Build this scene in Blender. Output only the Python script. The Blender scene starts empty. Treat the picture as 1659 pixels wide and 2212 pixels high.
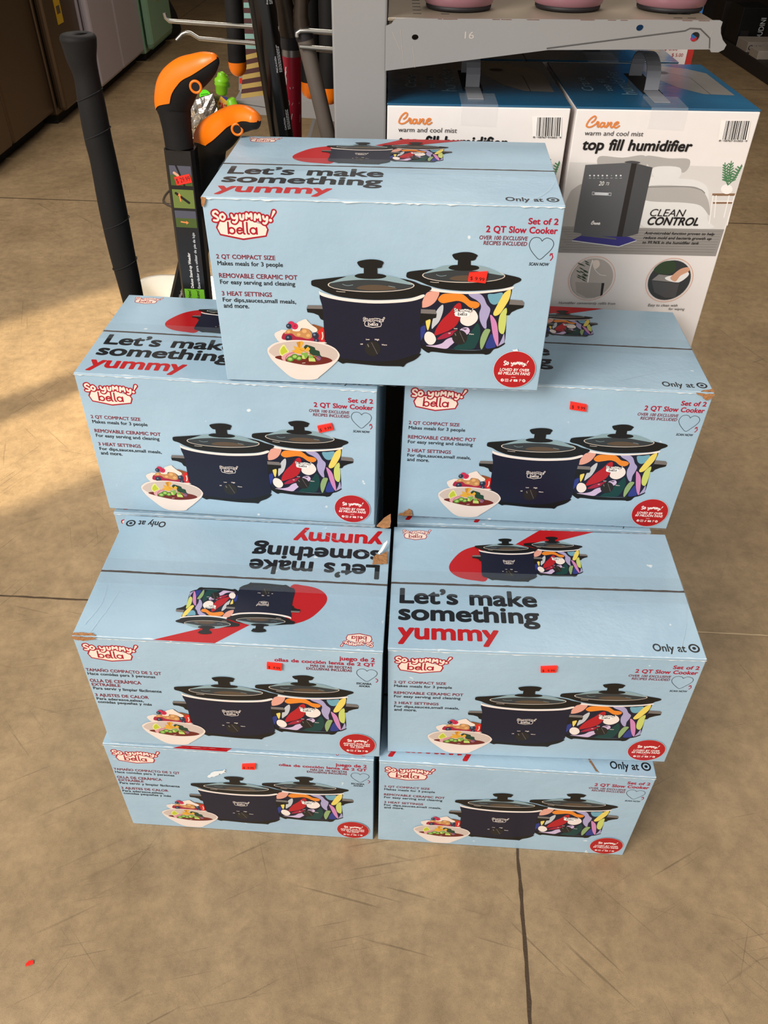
import bpy, bmesh, math, random
from mathutils import Vector, Matrix
from mathutils.geometry import tessellate_polygon, delaunay_2d_cdt
random.seed(7)
sc = bpy.context.scene
COL = sc.collection
# ------------------------------------------------------------------ camera
cam_d = bpy.data.cameras.new('camera'); cam = bpy.data.objects.new('camera', cam_d); COL.objects.link(cam)
F_PX, PITCH, ROLL, CAM_H = 1708.96, 40.6093, 0.94765, 1.3745
cam_d.sensor_fit = 'HORIZONTAL'; cam_d.sensor_width = 36.0
cam_d.lens = 36.0 * F_PX / 1659.0
cam_d.clip_start = 0.05; cam_d.clip_end = 60
p, r = math.radians(PITCH), math.radians(ROLL)
right0, up0, fwd = Vector((1, 0, 0)), Vector((0, math.sin(p), math.cos(p))), Vector((0, math.cos(p), -math.sin(p)))
right = right0 * math.cos(r) + up0 * math.sin(r)
up = -right0 * math.sin(r) + up0 * math.cos(r)
M = Matrix((right, up, -fwd)).transposed().to_4x4(); M.translation = (0, 0, CAM_H)
cam.matrix_world = M
sc.camera = cam
# ------------------------------------------------------------------ view, world, lights
sc.view_settings.view_transform = 'Standard'; sc.view_settings.look = 'None'
sc.view_settings.exposure = 0.16; sc.view_settings.gamma = 1.0; sc.view_settings.use_curve_mapping = False
w = bpy.data.worlds.new('world'); sc.world = w; w.use_nodes = True
bg = w.node_tree.nodes['Background']; bg.inputs[0].default_value = (1.0, 0.97, 0.93, 1); bg.inputs[1].default_value = 0.58


def aim(o, target):
    o.rotation_euler = (Vector(target) - o.location).to_track_quat('-Z', 'Y').to_euler()


def area(name, loc, target, sx, sy, energy, color):
    l = bpy.data.lights.new(name, 'AREA'); l.shape = 'RECTANGLE'; l.size = sx; l.size_y = sy; l.energy = energy; l.color = color
    o = bpy.data.objects.new(name, l); COL.objects.link(o); o.location = loc; aim(o, target); return o


area('daylight_through_the_entrance', (-3.1, -2.5, 3.9), (0.0, 0.9, 0.45), 2.6, 2.2, 310, (1.0, 0.965, 0.91))
area('added_overhead_light', (0.2, 3.6, 4.0), (0.1, 1.2, 0.9), 2.4, 0.7, 95, (1.0, 0.94, 0.86))  # added overhead lights, no fixture known; this one puts sheen on the carton tops
area('added_overhead_light', (-1.0, 6.5, 4.2), (-1.0, 6.5, 0.0), 1.2, 0.4, 22, (1.0, 0.86, 0.70))
area('added_overhead_light', (2.8, 5.0, 4.2), (2.8, 5.0, 0.0), 1.2, 0.4, 14, (1.0, 0.86, 0.70))
sp_ = bpy.data.lights.new('low_sun_beam', 'SPOT'); sp_.energy = 13000; sp_.color = (1.0, 0.86, 0.62)
sp_.spot_size = math.radians(7.5); sp_.spot_blend = 0.18; sp_.shadow_soft_size = 0.05
spo = bpy.data.objects.new('low_sun_beam', sp_); COL.objects.link(spo); spo.location = (-6.95, -3.32, 2.35); aim(spo, (-1.09, 2.19, 0.0))
# ------------------------------------------------------------------ materials
def lin(h):
    h = h.lstrip('#'); v = [int(h[i:i + 2], 16) / 255 for i in (0, 2, 4)]
    return tuple((c / 12.92 if c <= 0.04045 else ((c + 0.055) / 1.055) ** 2.4) for c in v) + (1.0,)


MATS = {}


def mat(name, hexc, rough=0.5, metal=0.0, var=0.08, nscale=40.0, bump=0.0, bscale=60.0, spec=0.5, coat=0.0, emit=0.0, alpha=1.0):
    if name in MATS: return MATS[name]
    m = bpy.data.materials.new(name); m.use_nodes = True; nt = m.node_tree; b = nt.nodes['Principled BSDF']
    c = lin(hexc)
    tc = nt.nodes.new('ShaderNodeTexCoord'); n = nt.nodes.new('ShaderNodeTexNoise'); n.inputs['Scale'].default_value = nscale; n.inputs['Detail'].default_value = 3
    nt.links.new(tc.outputs['Object'], n.inputs['Vector'])
    mx = nt.nodes.new('ShaderNodeMix'); mx.data_type = 'RGBA'
    mx.inputs[6].default_value = tuple(x * (1 - var) for x in c[:3]) + (1,); mx.inputs[7].default_value = tuple(min(1, x * (1 + var)) for x in c[:3]) + (1,)
    nt.links.new(n.outputs['Fac'], mx.inputs[0]); nt.links.new(mx.outputs[2], b.inputs['Base Color'])
    b.inputs['Roughness'].default_value = rough; b.inputs['Metallic'].default_value = metal; b.inputs['Specular IOR Level'].default_value = spec
    b.inputs['Coat Weight'].default_value = coat; b.inputs['Coat Roughness'].default_value = 0.15; b.inputs['Alpha'].default_value = alpha
    if emit: b.inputs['Emission Color'].default_value = c; b.inputs['Emission Strength'].default_value = emit
    if bump:
        n2 = nt.nodes.new('ShaderNodeTexNoise'); n2.inputs['Scale'].default_value = bscale; n2.inputs['Detail'].default_value = 4
        nt.links.new(tc.outputs['Object'], n2.inputs['Vector'])
        bp = nt.nodes.new('ShaderNodeBump'); bp.inputs['Strength'].default_value = bump; bp.inputs['Distance'].default_value = 0.004
        nt.links.new(n2.outputs['Fac'], bp.inputs['Height']); nt.links.new(bp.outputs['Normal'], b.inputs['Normal'])
    MATS[name] = m
    return m


INK = dict(navy='#16182c', black='#141312', dkt='#17181c', blk='#161315', red='#b51c25', crim='#a31f3c', dred='#7c1c2c', prd='#aa1230', bred='#b8131a', badge='#b21a1f',
           cream='#f1e2d8', white='#f6efe9', creamf='#efdccd', peach='#e2a08c', orange='#e8862a', lav='#aaa0c4', teal='#6fa3b4', yellow='#ead164', lime='#c8cf6c', pink='#cf86b4',
           sage='#8fa870', blue='#2d3a82', pgrey='#c3c4c6', lilac='#cfb6d4', dgreen='#123f3c', hgrey='#77706c', rimline='#d9cabb', glass='#35393b', dome='#8ba3a8', brown='#5b4a3a',
           dial='#24211f', plate='#e9d9ce', plate2='#cdb9ad', crumb='#c48a52', crumb2='#e0ab6c', toast='#8a4a22', straw='#d2281f', rasp='#c92a4e', bberry='#272d40', bb2='#6d7c93',
           soup='#6b2118', lime2='#e4e08c', lime3='#bcc436', dgreen2='#21402b', radish='#d99fa0', jal='#55882f', jal2='#a6c461', chip='#e2a734', chip2='#c98528', avo='#7eaa4a',
           avo2='#c4d26e', onion='#7c4d74', logored='#a51428', logocream='#f3ddcd', scene='#dcd5cf', sc2='#b4ada7', sc3='#8e8984', scl='#e6e1dc', wood='#8d6a50', fern='#4f7f55',
           wgrey='#968f89', wgrey2='#79736e', prodl='#5d5d5f', prodk='#2a2525', prods='#4b4b4d', purp='#36307c', lgrey='#d8d8da', corange='#e08340', dgt='#3b3638', ring0='#bcb1a8',
           ring1='#35383a', silver='#a59b94', leaf='#33452f', skin='#d9a283', kraft='#a9784c', scuff='#e6e4df', mag='#c22a8c', sred='#c02a24', sblue='#2470b4', syel='#e8b21e',
           grass='#4b5a26', grass2='#6f7c3a', jacket='#55535e', newgreen='#6fae2c', torange='#e88a4a', lidgrey='#8b8680', lidblue='#1d5a80')


def ink(c):
    return mat('ink_' + c, INK[c], rough=0.42, var=0.05, nscale=25, spec=0.4)


# ------------------------------------------------------------------ mesh builder
class MB:
    def __init__(s): s.v = []; s.f = []; s.m = []; s.mats = []; s.smooth = []

    def mi(s, m):
        if m not in s.mats: s.mats.append(m)
        return s.mats.index(m)

    def add(s, verts, faces, m, smooth=False, X=None):
        o = len(s.v); k = s.mi(m)
        s.v += [tuple(X @ Vector(q)) if X else tuple(q) for q in verts]
        for f in faces: s.f.append([i + o for i in f]); s.m.append(k); s.smooth.append(smooth)

    def box(s, x0, y0, z0, x1, y1, z1, m, bev=0.0, X=None):
        if bev <= 0:
            v = [(x0, y0, z0), (x1, y0, z0), (x1, y1, z0), (x0, y1, z0), (x0, y0, z1), (x1, y0, z1), (x1, y1, z1), (x0, y1, z1)]
            s.add(v, [(3, 2, 1, 0), (4, 5, 6, 7), (0, 1, 5, 4), (1, 2, 6, 5), (2, 3, 7, 6), (3, 0, 4, 7)], m, False, X); return
        bm = bmesh.new(); bmesh.ops.create_cube(bm, size=1.0)
        for q in bm.verts: q.co = Vector(((x0 + x1) / 2 + q.co.x * (x1 - x0), (y0 + y1) / 2 + q.co.y * (y1 - y0), (z0 + z1) / 2 + q.co.z * (z1 - z0)))
        bmesh.ops.bevel(bm, geom=list(bm.edges), offset=bev, segments=2, profile=0.5, affect='EDGES')
        bm.verts.index_update()
        s.add([q.co[:] for q in bm.verts], [[q.index for q in f.verts] for f in bm.faces], m, False, X); bm.free()

    def tube(s, pts, rad, m, seg=12, caps=True, X=None, flat=None):
        pts = [Vector(q) for q in pts]; n = len(pts)
        rr = rad if isinstance(rad, (list, tuple)) else [rad] * n
        ref = Vector((0, 1, 0)); V = []
        for i in range(n):
            t = (pts[min(i + 1, n - 1)] - pts[max(i - 1, 0)]).normalized()
            rf = ref if abs(t.dot(ref)) < 0.95 else Vector((1, 0, 0))
            a = t.cross(rf).normalized(); b = a.cross(t).normalized()
            for k in range(seg):
                q = 2 * math.pi * k / seg; kb = flat if flat else 1.0
                V.append(pts[i] + a * (math.cos(q) * rr[i]) + b * (math.sin(q) * rr[i] * kb))
        Fc = [(i * seg + k, i * seg + (k + 1) % seg, (i + 1) * seg + (k + 1) % seg, (i + 1) * seg + k) for i in range(n - 1) for k in range(seg)]
        s.add(V, Fc, m, True, X)
        if caps:
            s.add(V[:seg], [list(range(seg))], m, False, X); s.add(V[-seg:], [list(range(seg))[::-1]], m, False, X)

    def lathe(s, prof, m, seg=32, X=None):
        n = len(prof); V = [(r_ * math.cos(2 * math.pi * k / seg), r_ * math.sin(2 * math.pi * k / seg), z) for r_, z in prof for k in range(seg)]
        Fc = [(i * seg + k, i * seg + (k + 1) % seg, (i + 1) * seg + (k + 1) % seg, (i + 1) * seg + k) for i in range(n - 1) for k in range(seg)]
        s.add(V, Fc, m, True, X)

    def torus(s, c, R, r_, m, X=None, seg=24, sg2=8):
        V = []; Fc = []
        for i in range(seg):
            a = 2 * math.pi * i / seg
            for j in range(sg2):
                b = 2 * math.pi * j / sg2
                V.append((c[0] + (R + r_ * math.cos(b)) * math.cos(a), c[1] + r_ * math.sin(b), c[2] + (R + r_ * math.cos(b)) * math.sin(a)))
                Fc.append((i * sg2 + j, ((i + 1) % seg) * sg2 + j, ((i + 1) % seg) * sg2 + (j + 1) % sg2, i * sg2 + (j + 1) % sg2))
        s.add(V, Fc, m, True, X)

    def prism(s, poly, y0, y1, m, holes=(), X=None):
        """solid whose (x, z) outline is poly, with holes, between two y"""
        loops = [poly] + list(holes); flat_ = [q for l in loops for q in l]; n = len(flat_)
        tr = tessellate_polygon([[Vector((q[0], q[1], 0)) for q in l] for l in loops])
        V = [(q[0], y0, q[1]) for q in flat_] + [(q[0], y1, q[1]) for q in flat_]
        Fc = [list(t) for t in tr] + [[i + n for i in t][::-1] for t in tr]
        o = 0
        for l in loops:
            k = len(l)
            for i in range(k): Fc.append((o + i, o + (i + 1) % k, o + (i + 1) % k + n, o + i + n))
            o += k
        s.add(V, Fc, m, False, X)

    def mesh(s, name):
        me = bpy.data.meshes.new(name); me.from_pydata(s.v, [], s.f)
        for m in s.mats: me.materials.append(m)
        me.polygons.foreach_set('material_index', s.m); me.polygons.foreach_set('use_smooth', s.smooth); me.update()
        return me

    def obj(s, name, parent=None):
        return link(name, s.mesh(name), parent)


def link(name, data, parent=None):
    o = bpy.data.objects.new(name, data); COL.objects.link(o)
    if parent: o.parent = parent
    return o


def tag(o, label, cat, group=None):
    o['label'] = label; o['category'] = cat
    if group: o['group'] = group
    return o


def thing(name, label, cat, loc=(0, 0, 0), group=None, rz=0.0):
    o = bpy.data.objects.new(name, None); COL.objects.link(o); o.location = loc; o.rotation_euler = (0, 0, rz); o.empty_display_size = 0.05
    return tag(o, label, cat, group)


def structure(o): o['kind'] = 'structure'; return o


# ------------------------------------------------------------------ printed artwork (text, polygons, strokes)
GLY = {}


def text2d(t, shear=0.0):
    k = (t, shear)
    if k in GLY: return GLY[k]
    c = bpy.data.curves.new('tmp_text', 'FONT'); c.body = t.replace(', ', ',  '); c.size = 1.0; c.shear = shear; c.resolution_u = 5 if len(t) < 12 else 3; c.space_word = 1.15
    o = bpy.data.objects.new('tmp_text', c); COL.objects.link(o); dg = bpy.context.evaluated_depsgraph_get()
    me = bpy.data.meshes.new_from_object(o.evaluated_get(dg))
    v = [(q.co.x, q.co.y) for q in me.vertices]; f = [list(q.vertices) for q in me.polygons]
    bpy.data.objects.remove(o); bpy.data.curves.remove(c); bpy.data.meshes.remove(me)
    GLY[k] = (v, f); return GLY[k]


CAPH = max(q[1] for q in text2d('H')[0])


def smooth_closed(pts, n=5):
    k = len(pts); out = []
    for i in range(k):
        p0, p1, p2, p3 = pts[i - 1], pts[i], pts[(i + 1) % k], pts[(i + 2) % k]
        for j in range(n):
            t = j / n
            out.append(tuple(0.5 * (2 * p1[d] + (p2[d] - p0[d]) * t + (2 * p0[d] - 5 * p1[d] + 4 * p2[d] - p3[d]) * t * t + (3 * p1[d] - p0[d] - 3 * p2[d] + p3[d]) * t ** 3) for d in (0, 1)))
    return out


def smooth_open(pts, n=5):
    q = [pts[0]] + list(pts) + [pts[-1]]; out = []
    for i in range(1, len(q) - 2):
        p0, p1, p2, p3 = q[i - 1], q[i], q[i + 1], q[i + 2]
        for j in range(n):
            t = j / n
            out.append(tuple(0.5 * (2 * p1[d] + (p2[d] - p0[d]) * t + (2 * p0[d] - 5 * p1[d] + 4 * p2[d] - p3[d]) * t * t + (3 * p1[d] - p0[d] - 3 * p2[d] + p3[d]) * t ** 3) for d in (0, 1)))
    return out + [tuple(pts[-1])]


def union2d(polys):
    """one flat, non-overlapping triangulation of many overlapping polygons"""
    xs = [q[0] for p_ in polys for q in p_]; k = 1.0 / max(1e-9, max(xs) - min(xs)); V = []; Fc = []
    for p_ in polys:
        if sum(p_[i][0] * p_[(i + 1) % len(p_)][1] - p_[(i + 1) % len(p_)][0] * p_[i][1] for i in range(len(p_))) < 0: p_ = p_[::-1]
        Fc.append(list(range(len(V), len(V) + len(p_)))); V += [Vector((q[0] * k, q[1] * k)) for q in p_]
    r_ = delaunay_2d_cdt(V, [], Fc, 1, 1e-6)
    return [(q[0] / k, q[1] / k) for q in r_[0]], [list(f) for f, og in zip(r_[2], r_[5]) if og]


class Print:
    """flat ink shapes on a panel; mapper turns (x mm, y mm, layer) into a point"""
    def __init__(s, mb, mapper, step=1.2e-5): s.mb = mb; s.map = mapper; s.n = 0; s.step = step; s.buf = None

    def lay(s): s.n += 1; return s.n * s.step

    def raw(s, v, f, c, z=None):
        z = s.lay() if z is None else z
        s.mb.add([s.map(q[0], q[1], z) for q in v], f, ink(c) if isinstance(c, str) else c); return z

    def poly(s, pts, c, z=None):
        tr = tessellate_polygon([[Vector((q[0], q[1], 0)) for q in pts]])
        return s.raw(pts, [list(t) for t in tr], c, z)

    def disc(s, x, y, r_, c, n=32, z=None):
        return s.raw([(x + r_ * math.cos(2 * math.pi * k / n), y + r_ * math.sin(2 * math.pi * k / n)) for k in range(n)], [list(range(n))], c, z)

    def ring(s, x, y, r0, r1, c, n=40, z=None):
        v = [(x + q * math.cos(2 * math.pi * k / n), y + q * math.sin(2 * math.pi * k / n)) for q in (r0, r1) for k in range(n)]
        return s.raw(v, [(k, (k + 1) % n, n + (k + 1) % n, n + k) for k in range(n)], c, z)

    def stroke(s, pts, wd, c, sm=True, z=None, w1=None, caps=True):
        if sm and len(pts) > 2: pts = smooth_open(pts, 4)
        n = len(pts); P = []; wa_ = lambda i: wd if w1 is None else wd + (w1 - wd) * i / max(1, n - 1)
        for i in range(n - 1):
            (x0, y0), (x1, y1) = pts[i], pts[i + 1]; L = math.hypot(x1 - x0, y1 - y0)
            if L < 1e-6: continue
            wa, wb = wa_(i), wa_(i + 1); nx, ny = -(y1 - y0) / L / 2, (x1 - x0) / L / 2
            P.append([(x0 + nx * wa, y0 + ny * wa), (x1 + nx * wb, y1 + ny * wb), (x1 - nx * wb, y1 - ny * wb), (x0 - nx * wa, y0 - ny * wa)])
        if caps:
            for i, q in enumerate(pts): P.append([(q[0] + wa_(i) / 2 * math.cos(2 * math.pi * k / 12), q[1] + wa_(i) / 2 * math.sin(2 * math.pi * k / 12)) for k in range(12)])
        if s.buf is not None: s.buf += P; return
        v, f = union2d(P); s.raw(v, f, c, z)

    def begin(s): s.buf = []

    def end(s, c):
        P = s.buf; s.buf = None; v, f = union2d(P); s.raw(v, f, c)

    def text(s, t, x0, x1, y, cap, b, shear, c, rot=None):
        v, f = text2d(t, shear)
        if not v: return
        a, d = min(q[0] for q in v), max(q[0] for q in v); kx = (x1 - x0) / (d - a); ky = kx if cap is None else cap / CAPH
        rr = b * 0.020; n = 0 if b <= 0.05 else 4 if b < 0.75 else 8 if b < 1.8 else 14
        for k in range(max(1, n)):
            ex, ey = (rr * math.cos(2 * math.pi * (k + .5) / n), rr * math.sin(2 * math.pi * (k + .5) / n)) if n else (0, 0)
            s.raw([(x0 + (q[0] - a + ex) * kx, y + (q[1] + ey) * ky) for q in v], f, c, s.lay() if k == 0 else s.n * s.step + k * 5e-6)

    def logo(s, style, x0, y0, x1, y1):
        L = LOGO; k = (x1 - x0) / 100.0; hh = max(q[1] for l in L['lets'] for q in l)
        ky = (y1 - y0) / 49.5
        ylo = 0.0
        if style == 'text':
            ys = [q[1] for e in L['lets'] for q in e] + [q[1] for q in L['ex']]; ylo = min(ys) - 1.5; ky = (y1 - y0) / (max(ys) - ylo + 1.5)
        T = lambda q: (x0 + q[0] * k, y0 + (q[1] - ylo) * ky)
        px = L['px'] * k  # one traced pixel
        outc, inc = {'red': ('logored', 'logocream'), 'redthin': ('logored', 'logocream'), 'white': ('white', 'white'), 'line': ('cream', 'navy'), 'text': (None, 'white')}[style]
        ow, iw = (100 if style in ('red',) else 84), 40
        if style == 'text': iw = 48
        lets = [[T(q) for q in l] for l in L['lets']]; ex = [T(q) for q in L['ex']]; dot = T(L['dot'])
        if style != 'text':
            s.poly([T(q) for q in L['out']], outc)
            s.poly([T(q) for q in L['in']], inc)
            wd = 34 if style != 'line' else 30
            bc = {'white': 'dkt', 'line': 'cream'}.get(style, 'logored')
            ring = lambda q, r0, r1, n=20: [[(q[0] + a * math.cos(2 * math.pi * (k + e) / n), q[1] + a * math.sin(2 * math.pi * (k + e) / n)) for a, e in ((r0, 0), (r1, 0), (r1, 1), (r0, 1))] for k in range(n)]
            s.begin()
            for l in L['bella']: s.stroke([T(q) for q in l], wd * px, bc, len(l) > 2)
            for q in L['rings']: s.buf += ring(T(q), 40 * px, 73 * px)
            s.end(bc)
            outc2 = 'dkt' if style == 'white' else outc
            s.begin()
            for l in lets: s.stroke(l, ow * px, outc2)
            s.stroke(ex, 108 * px, outc2, False, None, 70 * px); s.stroke([dot, (dot[0] + .01, dot[1])], 116 * px, outc2, False)
            s.stroke([T(q) for q in L['bar']], 40 * px, outc2, False)
            s.end(outc2)
        ic = {'line': 'navy', 'white': 'white', 'text': 'white'}.get(style, 'logocream')
        s.begin()
        for l in lets: s.stroke(l, iw * px, ic)
        s.stroke(ex, 52 * px, ic, False, None, 14 * px); s.stroke([dot, (dot[0] + .01, dot[1])], 60 * px, ic, False)
        s.end(ic)

    def run(s, ops, T=lambda q: q, kx=1.0, ky=1.0):
        for o in ops:
            k, c = o[0], o[1]
            if k == 'M': s.poly(smooth_closed([T(q) for q in o[2]]), c)
            elif k == 'P': s.poly([T(q) for q in o[2]], c)
            elif k == 'S': s.stroke([T(q) for q in o[3]], o[2] * kx, c, bool(o[4]))
            elif k == 'C': q = T((o[2], o[3])); s.disc(q[0], q[1], o[4] * kx, c, 40)
            elif k == 'R': q = T((o[2], o[3])); s.ring(q[0], q[1], o[4] * kx, o[5] * kx, c)
            elif k == 'L': a = T((o[2], o[3])); b = T((o[4], o[5])); s.logo(c, a[0], a[1], b[0], b[1])
            elif k == 'T':
                a = T((o[3], o[5])); b = T((o[4], o[5])); s.text(o[2], a[0], b[0], a[1], o[6] * ky if o[6] else None, o[7], o[8], c)
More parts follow.
